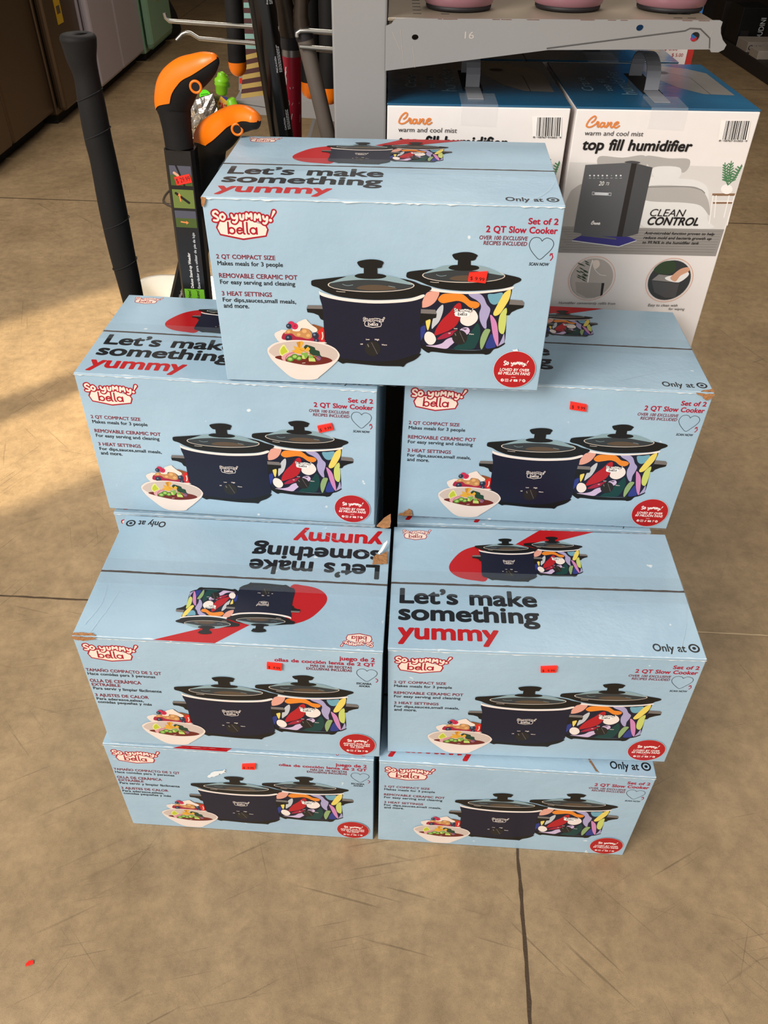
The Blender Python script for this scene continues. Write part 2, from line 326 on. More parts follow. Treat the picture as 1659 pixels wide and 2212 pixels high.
# ------------------------------------------------------------------ artwork coordinates in mm on the panels
POTS=[('M','navy',[(268.0,146.1),(296.2,144.4),(320.3,143.0),(342.3,143.6),(370.8,147.4),(386.9,152.0),(386.9,136.1),(385.3,113.2),(385.8,73.7),(373.6,65.7),(347.9,61.4),(311.2,61.5),(279.4,65.6),(269.8,69.0),(268.2,113.4)]),('M','peach',[(295.0,143.7),(293.6,136.0),(289.0,128.2),(281.1,122.6),(273.0,121.7),(273.5,129.0),(278.7,141.5),(286.1,144.6)]),('M','orange',[(294.3,132.7),(296.5,138.2),(301.4,141.5),(312.4,142.3),(324.4,141.9),(330.7,137.9),(336.1,133.2),(344.3,131.8),(348.5,128.7),(346.9,124.3),(341.0,122.1),(334.8,124.5),(327.3,130.3),(319.1,132.3),(310.1,130.4),(300.1,128.5)]),('M','lav',[(333.4,142.5),(346.3,143.1),(352.7,138.5),(357.6,128.9),(362.7,122.5),(362.0,113.7),(359.7,104.7),(360.1,94.6),(356.5,95.1),(351.1,104.5),(349.1,115.5),(350.5,123.3),(349.5,128.7),(344.1,134.0),(336.7,138.1)]),('M','teal',[(357.9,142.3),(366.2,143.6),(376.4,145.4),(375.8,136.9),(371.5,130.3),(366.6,128.6),(361.3,132.2)]),('M','yellow',[(386.4,149.9),(386.1,138.2),(381.8,127.3),(375.9,116.2),(370.2,112.8),(367.3,116.0),(370.0,124.8),(374.8,136.9),(378.9,145.5)]),('M','lime',[(383.6,124.6),(385.2,108.8),(384.6,90.8),(381.9,86.7),(377.4,90.6),(375.3,101.8),(376.5,115.2)]),('M','pink',[(363.5,113.7),(368.3,110.5),(373.3,101.7),(377.2,82.6),(378.1,68.2),(374.6,72.2),(369.8,84.7),(366.3,99.3)]),('M','sage',[(358.3,92.3),(365.4,92.5),(363.6,84.5),(359.7,70.6),(356.7,62.9),(354.3,66.9),(353.7,79.6)]),('M','blue',[(368.1,86.3),(372.6,76.7),(374.6,66.4),(363.4,64.3),(361.8,70.6),(364.9,81.1)]),('M','lav',[(384.4,87.4),(385.5,73.7),(378.6,68.2),(381.7,78.2)]),('M','red',[(322.8,129.6),(325.2,123.7),(324.6,110.5),(320.3,98.0),(311.6,89.9),(300.5,84.4),(292.3,81.9),(293.4,90.5),(300.4,104.2),(310.9,116.7),(317.4,126.8)]),('M','cream',[(330.3,116.1),(341.2,120.3),(347.4,112.2),(346.5,104.4),(339.8,98.0),(332.7,97.2),(325.7,101.6),(325.2,109.4)]),('M','pgrey',[(300.7,126.4),(301.3,116.5),(297.4,103.0),(291.6,95.0),(287.7,91.5),(288.6,105.0),(293.5,118.5)]),('M','yellow',[(279.4,103.1),(285.5,104.4),(284.4,93.6),(282.1,89.0)]),('M','cream',[(282.7,86.8),(290.1,84.1),(294.2,75.6),(290.9,68.5),(284.6,67.7),(279.1,74.0),(278.7,82.0)]),('M','blue',[(270.6,88.7),(278.7,95.7),(279.1,85.5),(271.4,69.1)]),('M','crim',[(295.7,75.6),(301.6,82.7),(311.7,88.1),(321.9,90.7),(317.1,84.3),(308.1,78.3)]),('M','lilac',[(315.4,79.1),(319.8,74.0),(314.0,66.9),(308.0,62.0),(292.1,63.8),(281.0,65.6),(293.0,66.8),(302.3,70.0),(308.2,76.0)]),('M','lilac',[(325.0,90.2),(329.8,94.3),(336.0,94.5),(338.5,89.5),(335.2,84.3),(330.5,85.8)]),('M','dgreen',[(347.8,101.6),(352.0,93.3),(352.5,81.9),(349.3,70.2),(343.6,62.8),(319.1,62.1),(326.3,70.7),(336.8,83.7),(343.2,94.2)]),('M','black',[(269.8,69.0),(281.5,65.3),(311.2,61.5),(348.0,61.1),(373.6,66.3),(385.8,73.7),(386.1,71.4),(378.8,65.9),(372.8,63.4),(368.2,56.8),(362.1,54.8),(356.8,55.8),(318.0,54.6),(290.4,56.7),(285.2,54.8),(279.7,57.6),(269.9,66.1)]),('P','hgrey',[(387.0,136.6),(402.8,135.9),(405.7,132.8),(405.6,128.8),(386.6,129.4)]),('P','black',[(386.6,129.6),(405.9,129.0),(405.0,125.7),(397.3,122.8),(390.7,118.8),(388.2,114.4),(384.2,114.3)]),('M','cream',[(267.7,152.5),(296.0,147.3),(320.2,145.2),(342.1,145.9),(370.6,149.6),(388.4,154.2),(388.2,151.0),(370.8,146.9),(342.3,143.0),(318.4,142.5),(294.2,144.0),(267.9,147.7)]),('M','black',[(252.3,166.8),(254.7,170.0),(267.0,172.4),(288.6,175.1),(306.2,177.1),(343.4,177.9),(359.3,175.3),(377.3,170.6),(393.3,167.3),(398.0,164.8),(396.9,161.7),(390.4,157.9),(385.9,154.1),(370.5,150.4),(341.0,147.1),(320.1,146.6),(296.0,148.7),(280.7,152.8),(265.5,158.8),(253.4,162.2)]),('P','rimline',[(377.5,168.3),(376.9,166.7),(374.7,165.0),(371.0,163.4),(365.9,161.9),(359.5,160.6),(352.1,159.5),(343.8,158.6),(335.0,157.9),(325.8,157.6),(316.6,157.5),(307.6,157.8),(299.2,158.3),(291.5,159.1),(284.9,160.1),(279.5,161.4),(275.5,162.8),(273.1,164.4),(272.2,166.0),(272.9,167.7),(275.3,169.4),(279.1,171.0),(284.3,172.4),(290.8,173.7),(298.2,174.8),(306.5,175.7),(315.3,176.3),(324.4,176.7),(333.5,176.7),(342.4,176.5),(350.7,175.9),(358.2,175.2),(364.7,174.1),(370.1,172.9),(374.1,171.5),(376.6,169.9)]),('P','glass',[(376.2,168.3),(375.6,166.8),(373.5,165.3),(369.8,163.9),(364.8,162.5),(358.6,161.3),(351.4,160.3),(343.3,159.5),(334.7,158.9),(325.7,158.6),(316.7,158.5),(308.0,158.7),(299.8,159.1),(292.3,159.8),(285.9,160.8),(280.7,161.9),(276.8,163.2),(274.4,164.6),(273.5,166.1),(274.2,167.6),(276.5,169.1),(280.3,170.5),(285.4,171.8),(291.7,173.0),(298.9,174.0),(307.0,174.8),(315.6,175.4),(324.5,175.7),(333.4,175.8),(342.0,175.6),(350.1,175.1),(357.4,174.4),(363.8,173.5),(369.0,172.4),(372.9,171.1),(375.3,169.8)]),('M','dome',[(274.7,168.5),(289.7,175.9),(304.2,180.5),(342.9,181.0),(361.1,176.5),(375.4,169.2),(357.4,171.2),(337.2,174.1),(312.0,174.0),(291.0,171.7)]),('M','brown',[(308.0,162.0),(314.6,166.2),(333.0,167.8),(351.6,165.4),(354.5,162.1),(325.6,160.0)]),('S','dome',0.55,[(290.2,167.4),(296.1,165.6),(302.9,166.9)],1),('S','dome',0.54,[(346.2,166.7),(354.2,165.4)],1),('S','rimline',0.64,[(283.2,157.6),(288.6,156.9),(293.9,156.9)],1),('M','black',[(305.2,177.1),(309.9,180.5),(324.1,181.6),(339.3,180.9),(343.9,177.9),(338.8,174.9),(324.6,173.6),(310.3,174.5)]),('P','black',[(316.3,188.2),(332.4,188.0),(333.3,175.3),(316.7,175.0)]),('M','black',[(308.9,194.1),(314.7,196.6),(322.4,198.1),(332.1,197.9),(340.3,194.7),(339.2,191.7),(337.7,188.6),(332.4,187.2),(316.3,187.5),(312.4,188.6)]),('L','white',313.8,108.8,341.4,123.9),('P','dial',[(335.8,80.3),(335.6,76.9),(334.4,73.8),(332.3,71.3),(329.6,69.6),(326.4,69.0),(323.3,69.4),(320.3,70.9),(317.9,73.3),(316.2,76.3),(315.5,79.7),(315.8,83.0),(317.1,86.1),(319.1,88.6),(321.9,90.2),(324.9,90.8),(328.1,90.4),(331.0,88.9),(333.4,86.6),(335.1,83.6)]),('S','hgrey',0.52,[(325.1,88.5),(332.4,73.2)],0),('S','hgrey',1.24,[(319.1,85.5),(320.5,82.7)],0),('T','cream','Low',317.4,322.0,92.0,None,1.15,0),('T','dkt','High',328.8,334.1,91.9,None,1.15,0),('T','cream','Off',310.1,313.2,84.8,None,1.15,0),('T','cream','Warm',337.6,344.2,84.6,None,1.15,0),('P','hgrey',[(121.0,115.1),(123.0,119.9),(142.0,120.4),(142.5,114.8)]),('P','black',[(121.2,114.8),(142.5,115.1),(143.4,98.2),(139.0,100.5),(136.4,105.9),(129.7,108.7),(121.9,109.7)]),('M','navy',[(141.1,136.3),(142.4,116.3),(142.9,84.7),(143.1,48.0),(162.9,41.5),(204.7,37.9),(239.3,40.7),(271.9,52.1),(272.5,88.3),(272.6,133.7),(259.4,130.4),(211.3,126.3),(171.6,128.8)]),('M','black',[(150.2,45.0),(162.9,42.2),(204.7,39.0),(239.3,41.8),(271.9,53.3),(272.1,48.9),(265.6,42.9),(255.5,37.4),(251.0,32.0),(245.2,32.5),(216.3,32.2),(176.8,34.8),(169.8,34.6),(166.2,33.8),(158.2,38.8)]),('P','hgrey',[(272.4,119.4),(291.3,119.2),(293.2,113.0),(272.3,113.2)]),('P','black',[(272.1,113.4),(293.2,113.0),(292.7,107.7),(283.4,105.0),(276.9,101.8),(273.8,96.9),(271.1,95.6)]),('M','cream',[(139.4,141.5),(143.2,138.1),(171.7,131.8),(211.3,129.8),(253.9,133.2),(274.5,140.1),(273.9,135.4),(254.0,129.1),(211.3,125.4),(169.4,127.9),(141.9,134.0)]),('M','black',[(129.2,151.1),(131.2,155.1),(145.0,157.4),(170.1,161.1),(187.4,162.6),(237.0,161.7),(258.5,158.5),(271.6,153.7),(283.5,150.6),(284.2,146.6),(278.4,144.2),(272.1,140.0),(253.8,134.1),(211.3,130.4),(169.5,132.9),(148.7,138.8),(137.9,144.9),(130.3,147.6)]),('P','rimline',[(263.0,152.1),(262.2,150.4),(259.8,148.7),(255.7,147.1),(250.1,145.6),(243.3,144.2),(235.3,143.1),(226.4,142.2),(216.9,141.5),(207.1,141.1),(197.3,141.0),(187.7,141.3),(178.8,141.8),(170.7,142.5),(163.7,143.6),(158.0,144.8),(153.9,146.3),(151.4,147.8),(150.6,149.5),(151.5,151.2),(154.1,152.9),(158.3,154.5),(164.0,156.0),(171.0,157.3),(179.0,158.4),(187.9,159.3),(197.3,160.0),(207.1,160.3),(216.8,160.4),(226.2,160.2),(235.0,159.7),(242.9,158.9),(249.8,157.9),(255.4,156.7),(259.6,155.2),(262.1,153.7)]),('P','glass',[(261.6,152.0),(260.9,150.5),(258.4,149.0),(254.5,147.6),(249.1,146.2),(242.3,145.0),(234.5,143.9),(225.9,143.1),(216.6,142.5),(207.1,142.1),(197.5,142.0),(188.2,142.2),(179.5,142.6),(171.6,143.3),(164.8,144.2),(159.3,145.3),(155.3,146.6),(152.8,148.0),(152.0,149.5),(152.9,151.0),(155.4,152.6),(159.5,154.0),(165.1,155.4),(171.9,156.6),(179.7,157.6),(188.4,158.4),(197.6,159.0),(207.1,159.4),(216.5,159.4),(225.7,159.3),(234.3,158.8),(242.1,158.2),(248.8,157.2),(254.2,156.1),(258.3,154.9),(260.8,153.5)]),('M','dome',[(153.5,152.0),(170.1,159.5),(185.8,164.1),(227.1,164.7),(246.1,160.2),(260.8,153.0),(241.7,154.9),(220.5,157.8),(193.6,157.6),(171.1,155.2)]),('M','brown',[(188.4,145.5),(195.8,149.8),(215.5,151.4),(235.2,149.0),(238.0,145.7),(207.1,143.5)]),('S','dome',0.55,[(169.9,150.9),(176.1,149.1),(183.4,150.4)],1),('S','dome',0.55,[(229.5,150.3),(238.0,149.1)],1),('S','rimline',0.65,[(161.7,141.0),(167.4,140.4),(173.1,140.3)],1),('M','black',[(185.8,162.6),(191.8,165.8),(206.3,166.9),(220.8,166.1),(226.7,163.5),(220.9,160.5),(206.3,159.1),(191.7,159.9)]),('P','black',[(197.7,175.1),(214.8,175.5),(214.9,162.1),(197.7,161.7)]),('M','black',[(189.5,181.0),(196.2,183.9),(206.3,185.4),(216.4,184.9),(222.8,182.3),(221.2,177.8),(220.2,175.0),(214.9,174.1),(197.7,173.8),(192.9,175.0)]),('L','line',194.3,89.6,225.3,106.7),('P','dial',[(219.4,59.3),(218.9,55.7),(217.4,52.4),(215.0,49.7),(212.0,47.9),(208.7,47.2),(205.3,47.7),(202.3,49.3),(199.9,51.8),(198.4,55.1),(197.9,58.7),(198.4,62.3),(200.0,65.6),(202.4,68.2),(205.3,70.0),(208.6,70.6),(212.0,70.2),(214.9,68.6),(217.3,66.1),(218.9,62.9)]),('S','hgrey',0.57,[(207.2,67.8),(215.0,50.9)],0),('S','hgrey',1.37,[(201.8,64.9),(203.2,61.6)],0),('T','cream','Low',199.6,204.4,71.7,None,1.15,0),('T','cream','High',211.7,217.4,71.8,None,1.15,0),('T','cream','Off',191.9,195.3,64.3,None,1.15,0),('T','cream','Warm',220.9,228.0,64.3,None,1.15,0)]
BOWL=[('M','plate',[(74.8,74.9),(77.0,78.5),(82.4,81.2),(90.3,82.8),(127.6,75.0),(142.6,66.9),(142.5,64.4),(100.9,63.5),(81.9,64.4),(77.0,69.3)]),('M','crim',[(84.3,70.2),(88.8,78.9),(101.7,77.8),(127.6,75.0),(142.4,70.5),(142.2,66.5),(120.7,67.0),(101.1,67.5),(90.0,67.5)]),('M','crumb',[(88.7,77.4),(94.3,84.0),(102.0,82.8),(109.7,81.6),(115.2,86.7),(122.8,84.1),(126.4,77.1),(124.9,72.1),(119.6,70.5),(111.8,72.4),(104.1,73.6),(99.1,77.7),(93.2,77.2)]),('P','crumb2',[(119.5,81.9),(118.6,80.0),(116.7,79.0),(114.5,79.3),(113.1,80.7),(113.2,82.6),(114.7,84.2),(116.9,84.6),(118.8,83.6)]),('P','crumb2',[(124.0,75.6),(123.3,74.0),(121.5,73.0),(119.5,73.3),(118.3,74.6),(118.4,76.3),(119.8,77.7),(121.7,78.1),(123.4,77.2)]),('P','crumb2',[(110.8,76.7),(110.1,75.2),(108.5,74.4),(106.7,74.6),(105.7,75.7),(105.8,77.3),(107.0,78.5),(108.7,78.8),(110.2,78.1)]),('P','crumb2',[(97.0,80.5),(96.4,79.2),(95.0,78.5),(93.5,78.7),(92.5,79.7),(92.6,81.1),(93.7,82.1),(95.2,82.4),(96.6,81.8)]),('M','toast',[(127.1,92.6),(135.4,90.7),(142.0,88.1),(140.9,83.2),(134.4,83.0),(132.0,87.1)]),('M','creamf',[(100.1,83.4),(106.5,93.4),(113.2,97.7),(119.1,99.8),(122.1,96.6),(127.0,91.2),(133.3,86.5),(133.4,82.3),(128.5,80.7),(121.6,85.4),(112.6,86.2),(109.8,81.9),(103.2,81.4)]),('M','straw',[(134.3,80.2),(137.8,85.9),(142.8,86.9),(142.3,67.6),(137.1,69.6)]),('S','creamf',1.42,[(140.5,81.0),(140.9,74.7),(139.4,70.4)],1),('P','rasp',[(102.7,92.3),(102.2,90.5),(101.0,89.0),(99.3,88.1),(97.6,88.1),(96.0,88.8),(95.0,90.3),(94.7,92.0),(95.2,93.8),(96.4,95.3),(98.0,96.1),(99.8,96.2),(101.4,95.4),(102.4,94.0)]),('P','rasp',[(108.3,88.9),(107.7,86.8),(106.4,85.1),(104.4,84.1),(102.3,84.1),(100.5,84.9),(99.3,86.6),(99.0,88.7),(99.6,90.7),(101.0,92.4),(102.9,93.4),(105.0,93.5),(106.8,92.6),(108.0,91.0)]),('P','bberry',[(99.3,88.9),(98.9,87.2),(97.7,85.8),(96.2,85.0),(94.5,85.0),(93.0,85.7),(92.1,87.0),(91.8,88.7),(92.3,90.4),(93.4,91.7),(95.0,92.5),(96.6,92.6),(98.1,91.9),(99.1,90.5)]),('P','bberry',[(98.8,71.0),(98.2,68.8),(96.8,67.1),(94.9,66.1),(92.8,66.0),(90.9,66.9),(89.7,68.6),(89.4,70.7),(90.0,72.8),(91.4,74.6),(93.4,75.6),(95.5,75.6),(97.3,74.7),(98.5,73.1)]),('P','bberry',[(135.7,76.0),(135.1,73.8),(133.7,72.0),(131.7,71.0),(129.6,70.9),(127.7,71.8),(126.4,73.5),(126.1,75.7),(126.6,77.9),(128.0,79.6),(130.0,80.6),(132.1,80.7),(134.0,79.8),(135.3,78.1)]),('P','bberry',[(135.3,68.5),(134.9,66.9),(133.9,65.7),(132.5,64.9),(131.0,64.9),(129.6,65.5),(128.7,66.7),(128.5,68.3),(128.9,69.8),(129.9,71.1),(131.3,71.8),(132.8,71.8),(134.1,71.2),(135.0,70.0)]),('P','crim',[(105.2,89.2),(104.8,88.1),(103.9,87.5),(102.8,87.7),(102.2,88.5),(102.3,89.7),(103.0,90.6),(104.0,90.8),(104.9,90.2)]),('P','bb2',[(95.9,89.3),(95.6,88.4),(94.8,87.9),(93.9,88.0),(93.4,88.7),(93.4,89.7),(94.1,90.4),(94.9,90.6),(95.7,90.2)]),('P','bb2',[(131.3,77.3),(130.9,76.1),(129.9,75.4),(128.7,75.6),(128.0,76.5),(128.1,77.8),(128.9,78.8),(130.0,79.0),(131.0,78.4)]),('P','bb2',[(94.6,71.9),(94.2,70.9),(93.4,70.3),(92.4,70.5),(91.8,71.3),(91.9,72.4),(92.6,73.2),(93.6,73.4),(94.4,72.9)]),('P','bb2',[(132.7,68.8),(132.4,67.9),(131.7,67.5),(130.9,67.6),(130.4,68.2),(130.5,69.1),(131.0,69.8),(131.8,70.0),(132.5,69.6)]),('M','plate',[(63.1,52.2),(66.1,56.7),(74.5,62.7),(89.3,66.7),(106.4,68.3),(127.2,67.2),(143.4,64.1),(156.3,58.0),(162.6,49.5),(162.2,43.6),(157.7,36.1),(145.3,23.0),(133.6,12.0),(130.0,8.4),(121.2,6.2),(104.3,5.8),(96.9,7.7),(89.7,12.0),(78.4,23.7),(69.1,34.7),(63.9,44.9)]),('M','plate2',[(65.3,50.8),(74.3,59.8),(89.8,64.6),(107.6,66.6),(127.2,65.4),(145.3,61.2),(156.9,55.1),(160.6,47.9),(157.8,41.2),(149.1,35.0),(132.3,30.4),(112.2,29.4),(92.4,33.2),(76.1,39.4),(67.3,45.7)]),('M','soup',[(72.8,40.0),(79.7,43.2),(106.4,44.7),(139.4,44.0),(152.5,38.9),(146.4,34.2),(132.3,30.9),(115.6,29.8),(95.7,32.7),(81.3,36.4)]),('M','lime2',[(79.5,49.8),(82.0,56.4),(86.6,60.9),(90.4,54.5),(92.8,49.5),(86.6,45.6),(82.0,42.5)]),('M','lime3',[(80.9,49.8),(83.2,55.0),(86.6,58.4),(89.4,53.4),(91.1,49.8),(86.7,47.1),(82.8,44.7)]),('M','dgreen2',[(112.2,53.7),(116.5,61.1),(121.7,60.5),(128.8,57.8),(130.0,54.3),(135.1,52.2),(136.2,46.4),(139.4,42.9),(131.5,44.8),(122.3,46.0),(121.3,51.1),(116.8,53.9)]),('M','radish',[(82.3,41.8),(92.1,48.7),(101.3,49.0),(97.1,45.2),(88.1,38.3),(87.2,34.5),(83.3,36.6)]),('S','crim',0.67,[(87.3,36.7),(89.0,42.7),(94.6,47.3),(100.7,49.0)],1),('P','jal',[(98.7,38.6),(98.1,36.8),(96.7,35.3),(94.6,34.4),(92.4,34.3),(90.4,35.1),(89.1,36.5),(88.7,38.3),(89.3,40.1),(90.8,41.6),(92.9,42.5),(95.1,42.5),(97.1,41.8),(98.4,40.4)]),('P','jal2',[(96.7,38.5),(96.1,37.1),(94.5,36.2),(92.7,36.2),(91.2,37.0),(90.7,38.3),(91.4,39.7),(93.0,40.6),(94.8,40.7),(96.3,39.9)]),('P','jal',[(110.5,40.5),(110.0,38.9),(108.7,37.5),(106.9,36.8),(105.0,36.7),(103.3,37.4),(102.1,38.6),(101.8,40.2),(102.3,41.8),(103.6,43.1),(105.4,43.9),(107.3,43.9),(109.1,43.3),(110.2,42.0)]),('P','jal2',[(108.8,40.4),(108.2,39.2),(106.9,38.4),(105.2,38.3),(104.0,39.0),(103.5,40.2),(104.1,41.5),(105.5,42.2),(107.1,42.3),(108.4,41.6)]),('P','jal',[(105.4,42.9),(104.8,41.1),(103.4,39.6),(101.3,38.7),(99.1,38.6),(97.1,39.4),(95.8,40.8),(95.5,42.6),(96.1,44.4),(97.5,45.9),(99.6,46.7),(101.8,46.8),(103.7,46.1),(105.0,44.7)]),('P','jal2',[(103.4,42.8),(102.8,41.4),(101.2,40.5),(99.4,40.5),(97.9,41.3),(97.5,42.6),(98.1,44.0),(99.7,44.9),(101.5,45.0),(103.0,44.2)]),('P','chip',[(104.6,65.1),(112.2,67.3),(114.0,63.9),(109.7,56.5),(114.3,57.4),(115.5,54.5),(109.2,47.0),(103.3,47.6),(96.2,51.0),(101.6,53.4),(100.0,59.1),(105.8,57.1)]),('P','chip2',[(107.1,56.5),(104.2,64.3),(110.2,66.7),(108.4,56.5)]),('P','chip',[(114.1,52.3),(119.7,59.0),(122.7,55.5),(119.9,50.7)]),('P','avo',[(109.9,48.5),(118.6,49.5),(118.9,43.7),(115.1,39.1),(110.8,39.7)]),('P','avo2',[(110.4,45.6),(113.1,45.7),(114.9,39.5),(110.8,39.7)]),('P','avo',[(120.0,46.3),(126.2,43.9),(126.8,41.0),(119.8,40.4)]),('P','avo2',[(119.5,40.9),(128.1,41.2),(129.3,35.9),(119.9,35.9)]),('P','onion',[(137.0,41.3),(136.5,39.4),(135.1,38.0),(133.2,37.5),(131.4,37.9),(130.1,39.2),(129.7,41.1),(130.3,42.9),(131.7,44.3),(133.5,44.9),(135.3,44.4),(136.6,43.1)]),('S','chip2',0.92,[(108.2,54.3),(122.4,47.5),(134.6,39.4)],0),('S','creamf',0.67,[(110.4,32.7),(114.4,33.5)],0)]
LOGO={'lets': [[(15.21,40.54),(12.95,43.01),(9.12,41.53),(8.69,37.93),(12.42,35.47),(15.02,32.62),(13.21,29.7),(8.46,29.99)],[(22.04,39.57),(24.88,35.66),(22.2,31.29),(18.69,32.68),(18.45,37.0),(22.04,39.57)],[(34.67,38.33),(36.04,34.04),(40.1,34.46),(42.08,38.09),(41.85,31.6),(38.65,27.57),(35.79,28.25)],[(46.74,38.87),(47.26,33.13),(50.54,33.04),(51.81,38.59)],[(55.37,33.98),(56.38,40.81),(59.27,36.77),(62.93,40.91),(63.0,33.74)],[(67.21,32.0),(68.67,40.28),(71.14,35.31),(74.45,40.01),(75.21,31.77)],[(79.68,37.59),(80.6,33.66),(83.71,33.56),(85.42,36.75),(84.73,30.84),(81.74,27.03),(79.25,27.86)]],'ex': [(95.79,44.75),(91.55,36.34)],'dot': (89.77,32.0),'bar': [(25.13,31.34),(32.61,32.76)],'out': [(13.69,27.53),(9.78,19.44),(14.33,7.71),(47.81,1.24),(82.0,7.42),(86.12,17.79),(83.09,25.75),(51.51,31.76)],'in': [(16.67,27.94),(12.29,18.74),(15.71,9.96),(48.06,3.85),(80.7,9.61),(83.61,18.48),(81.15,24.27),(58.78,31.51),(25.75,30.26)],'bella': [[(28.22,27.4),(27.3,10.9)],[(49.66,27.75),(49.3,12.76),(50.97,10.94)],[(55.3,27.84),(54.84,12.85),(57.03,11.05)],[(68.72,20.05),(68.47,11.24)],[(39.99,15.54),(47.41,16.03),(46.92,18.59),(44.08,19.64),(40.95,17.76),(39.91,14.8),(41.42,11.51),(44.71,11.2),(46.86,12.71)]],'rings': [(32.41,15.04),(63.55,15.57)],'px': 0.0769}
EN=[('L','red',5.1,204.1,92.0,246.0),('T','dred','2 QT COMPACT SIZE',9.2,84.7,180.4,5.5,1.15,0),('T','dkt','Makes meals for 3 people',9.6,93.9,171.5,5.55,1.0,0),('T','dred','REMOVABLE CERAMIC POT',9.5,111.4,154.6,5.99,1.15,0),('T','dkt','For easy serving and cleaning',9.7,107.9,146.0,5.73,1.0,0),('T','dred','3 HEAT SETTINGS',10.0,76.1,129.8,5.86,1.15,0),('T','dkt','For dips,sauces,small meals,',10.0,107.4,121.1,5.58,1.0,0),('T','dkt','and more.',10.2,43.9,112.4,6.24,1.0,0),('T','prd','Set of 2',398.5,434.1,235.2,7.21,1.5,0),('T','prd','2 QT Slow Cooker',348.4,434.6,224.0,7.71,1.5,0),('T','dred','OVER 100 EXCLUSIVE',340.9,399.9,214.7,4.8,0.8,0.12),('T','dred','RECIPES INCLUDED',346.5,399.9,208.0,4.85,0.8,0.12),('T','dkt','SCAN NOW',405.4,430.3,183.1,3.82,1.15,0.2),('S','dkt',0.67,[(417.8,214.5),(415.0,217.9),(410.4,219.1),(405.3,217.1),(402.7,210.7),(404.9,203.8),(411.3,196.1),(417.8,191.2),(424.2,197.0),(430.6,204.9),(432.4,211.3),(429.6,216.4),(424.0,218.6),(420.1,217.3),(417.8,214.5)],1),('S','prd',1.23,[(431.2,190.4),(433.4,194.0),(432.6,197.2),(430.4,198.9)],1),('S','prd',1.22,[(430.0,196.4),(430.4,198.9),(432.7,199.0)],0)]
BADGE_EN=[('C','white',403.9,33.9,28.799999999999997),('C','badge',403.9,33.9,28.4),('L','text',385.7,38.8,422.6,48.6),('T','white','LOVED BY OVER',384.0,424.1,31.5,4.17,1.15,0.15),('T','white','60 MILLION FANS',382.3,425.8,25.8,4.46,1.15,0.15),('P','white',[(400.8,22.3),(406.6,22.3),(406.7,21.7),(400.8,21.8)]),('P','white',[(391.2,16.9),(391.1,15.9),(390.5,15.0),(389.7,14.5),(388.8,14.5),(387.8,14.9),(387.1,15.7),(386.8,16.8),(386.9,17.8),(387.5,18.7),(388.3,19.2),(389.2,19.2),(390.2,18.8),(390.9,18.0)]),('P','white',[(420.9,17.0),(420.8,16.0),(420.3,15.1),(419.5,14.6),(418.5,14.6),(417.6,15.0),(416.9,15.8),(416.6,16.9),(416.6,17.9),(417.1,18.8),(418.0,19.3),(418.9,19.3),(419.8,18.9),(420.5,18.0)]),('T','badge','f',388.8,390.0,15.2,3.14,1.15,0),('P','badge',[(419.6,17.0),(419.5,16.4),(419.1,16.0),(418.5,16.0),(418.0,16.3),(417.8,16.9),(417.9,17.5),(418.3,17.8),(418.9,17.9),(419.4,17.5)]),('S','white',0.5,[(392.8,18.9),(393.2,14.8),(397.2,14.8),(397.0,18.8),(392.8,18.9)],0),('S','white',0.42,[(395.0,18.0),(396.1,16.9),(395.2,15.6),(394.0,16.8),(395.0,18.0)],1),('S','white',0.67,[(401.2,18.7),(401.5,15.6),(400.3,15.2),(399.7,16.5),(400.7,17.0)],1),('S','white',0.58,[(401.4,18.7),(401.9,17.8),(402.8,17.6)],1),('P','white',[(404.5,18.6),(409.7,18.6),(410.1,15.2),(404.8,15.2)]),('P','badge',[(406.6,18.0),(406.8,16.0),(408.3,17.0)]),('S','white',0.5,[(412.9,15.0),(413.2,17.7),(414.7,17.3),(414.7,18.7),(413.1,18.9),(412.1,17.9)],1)]
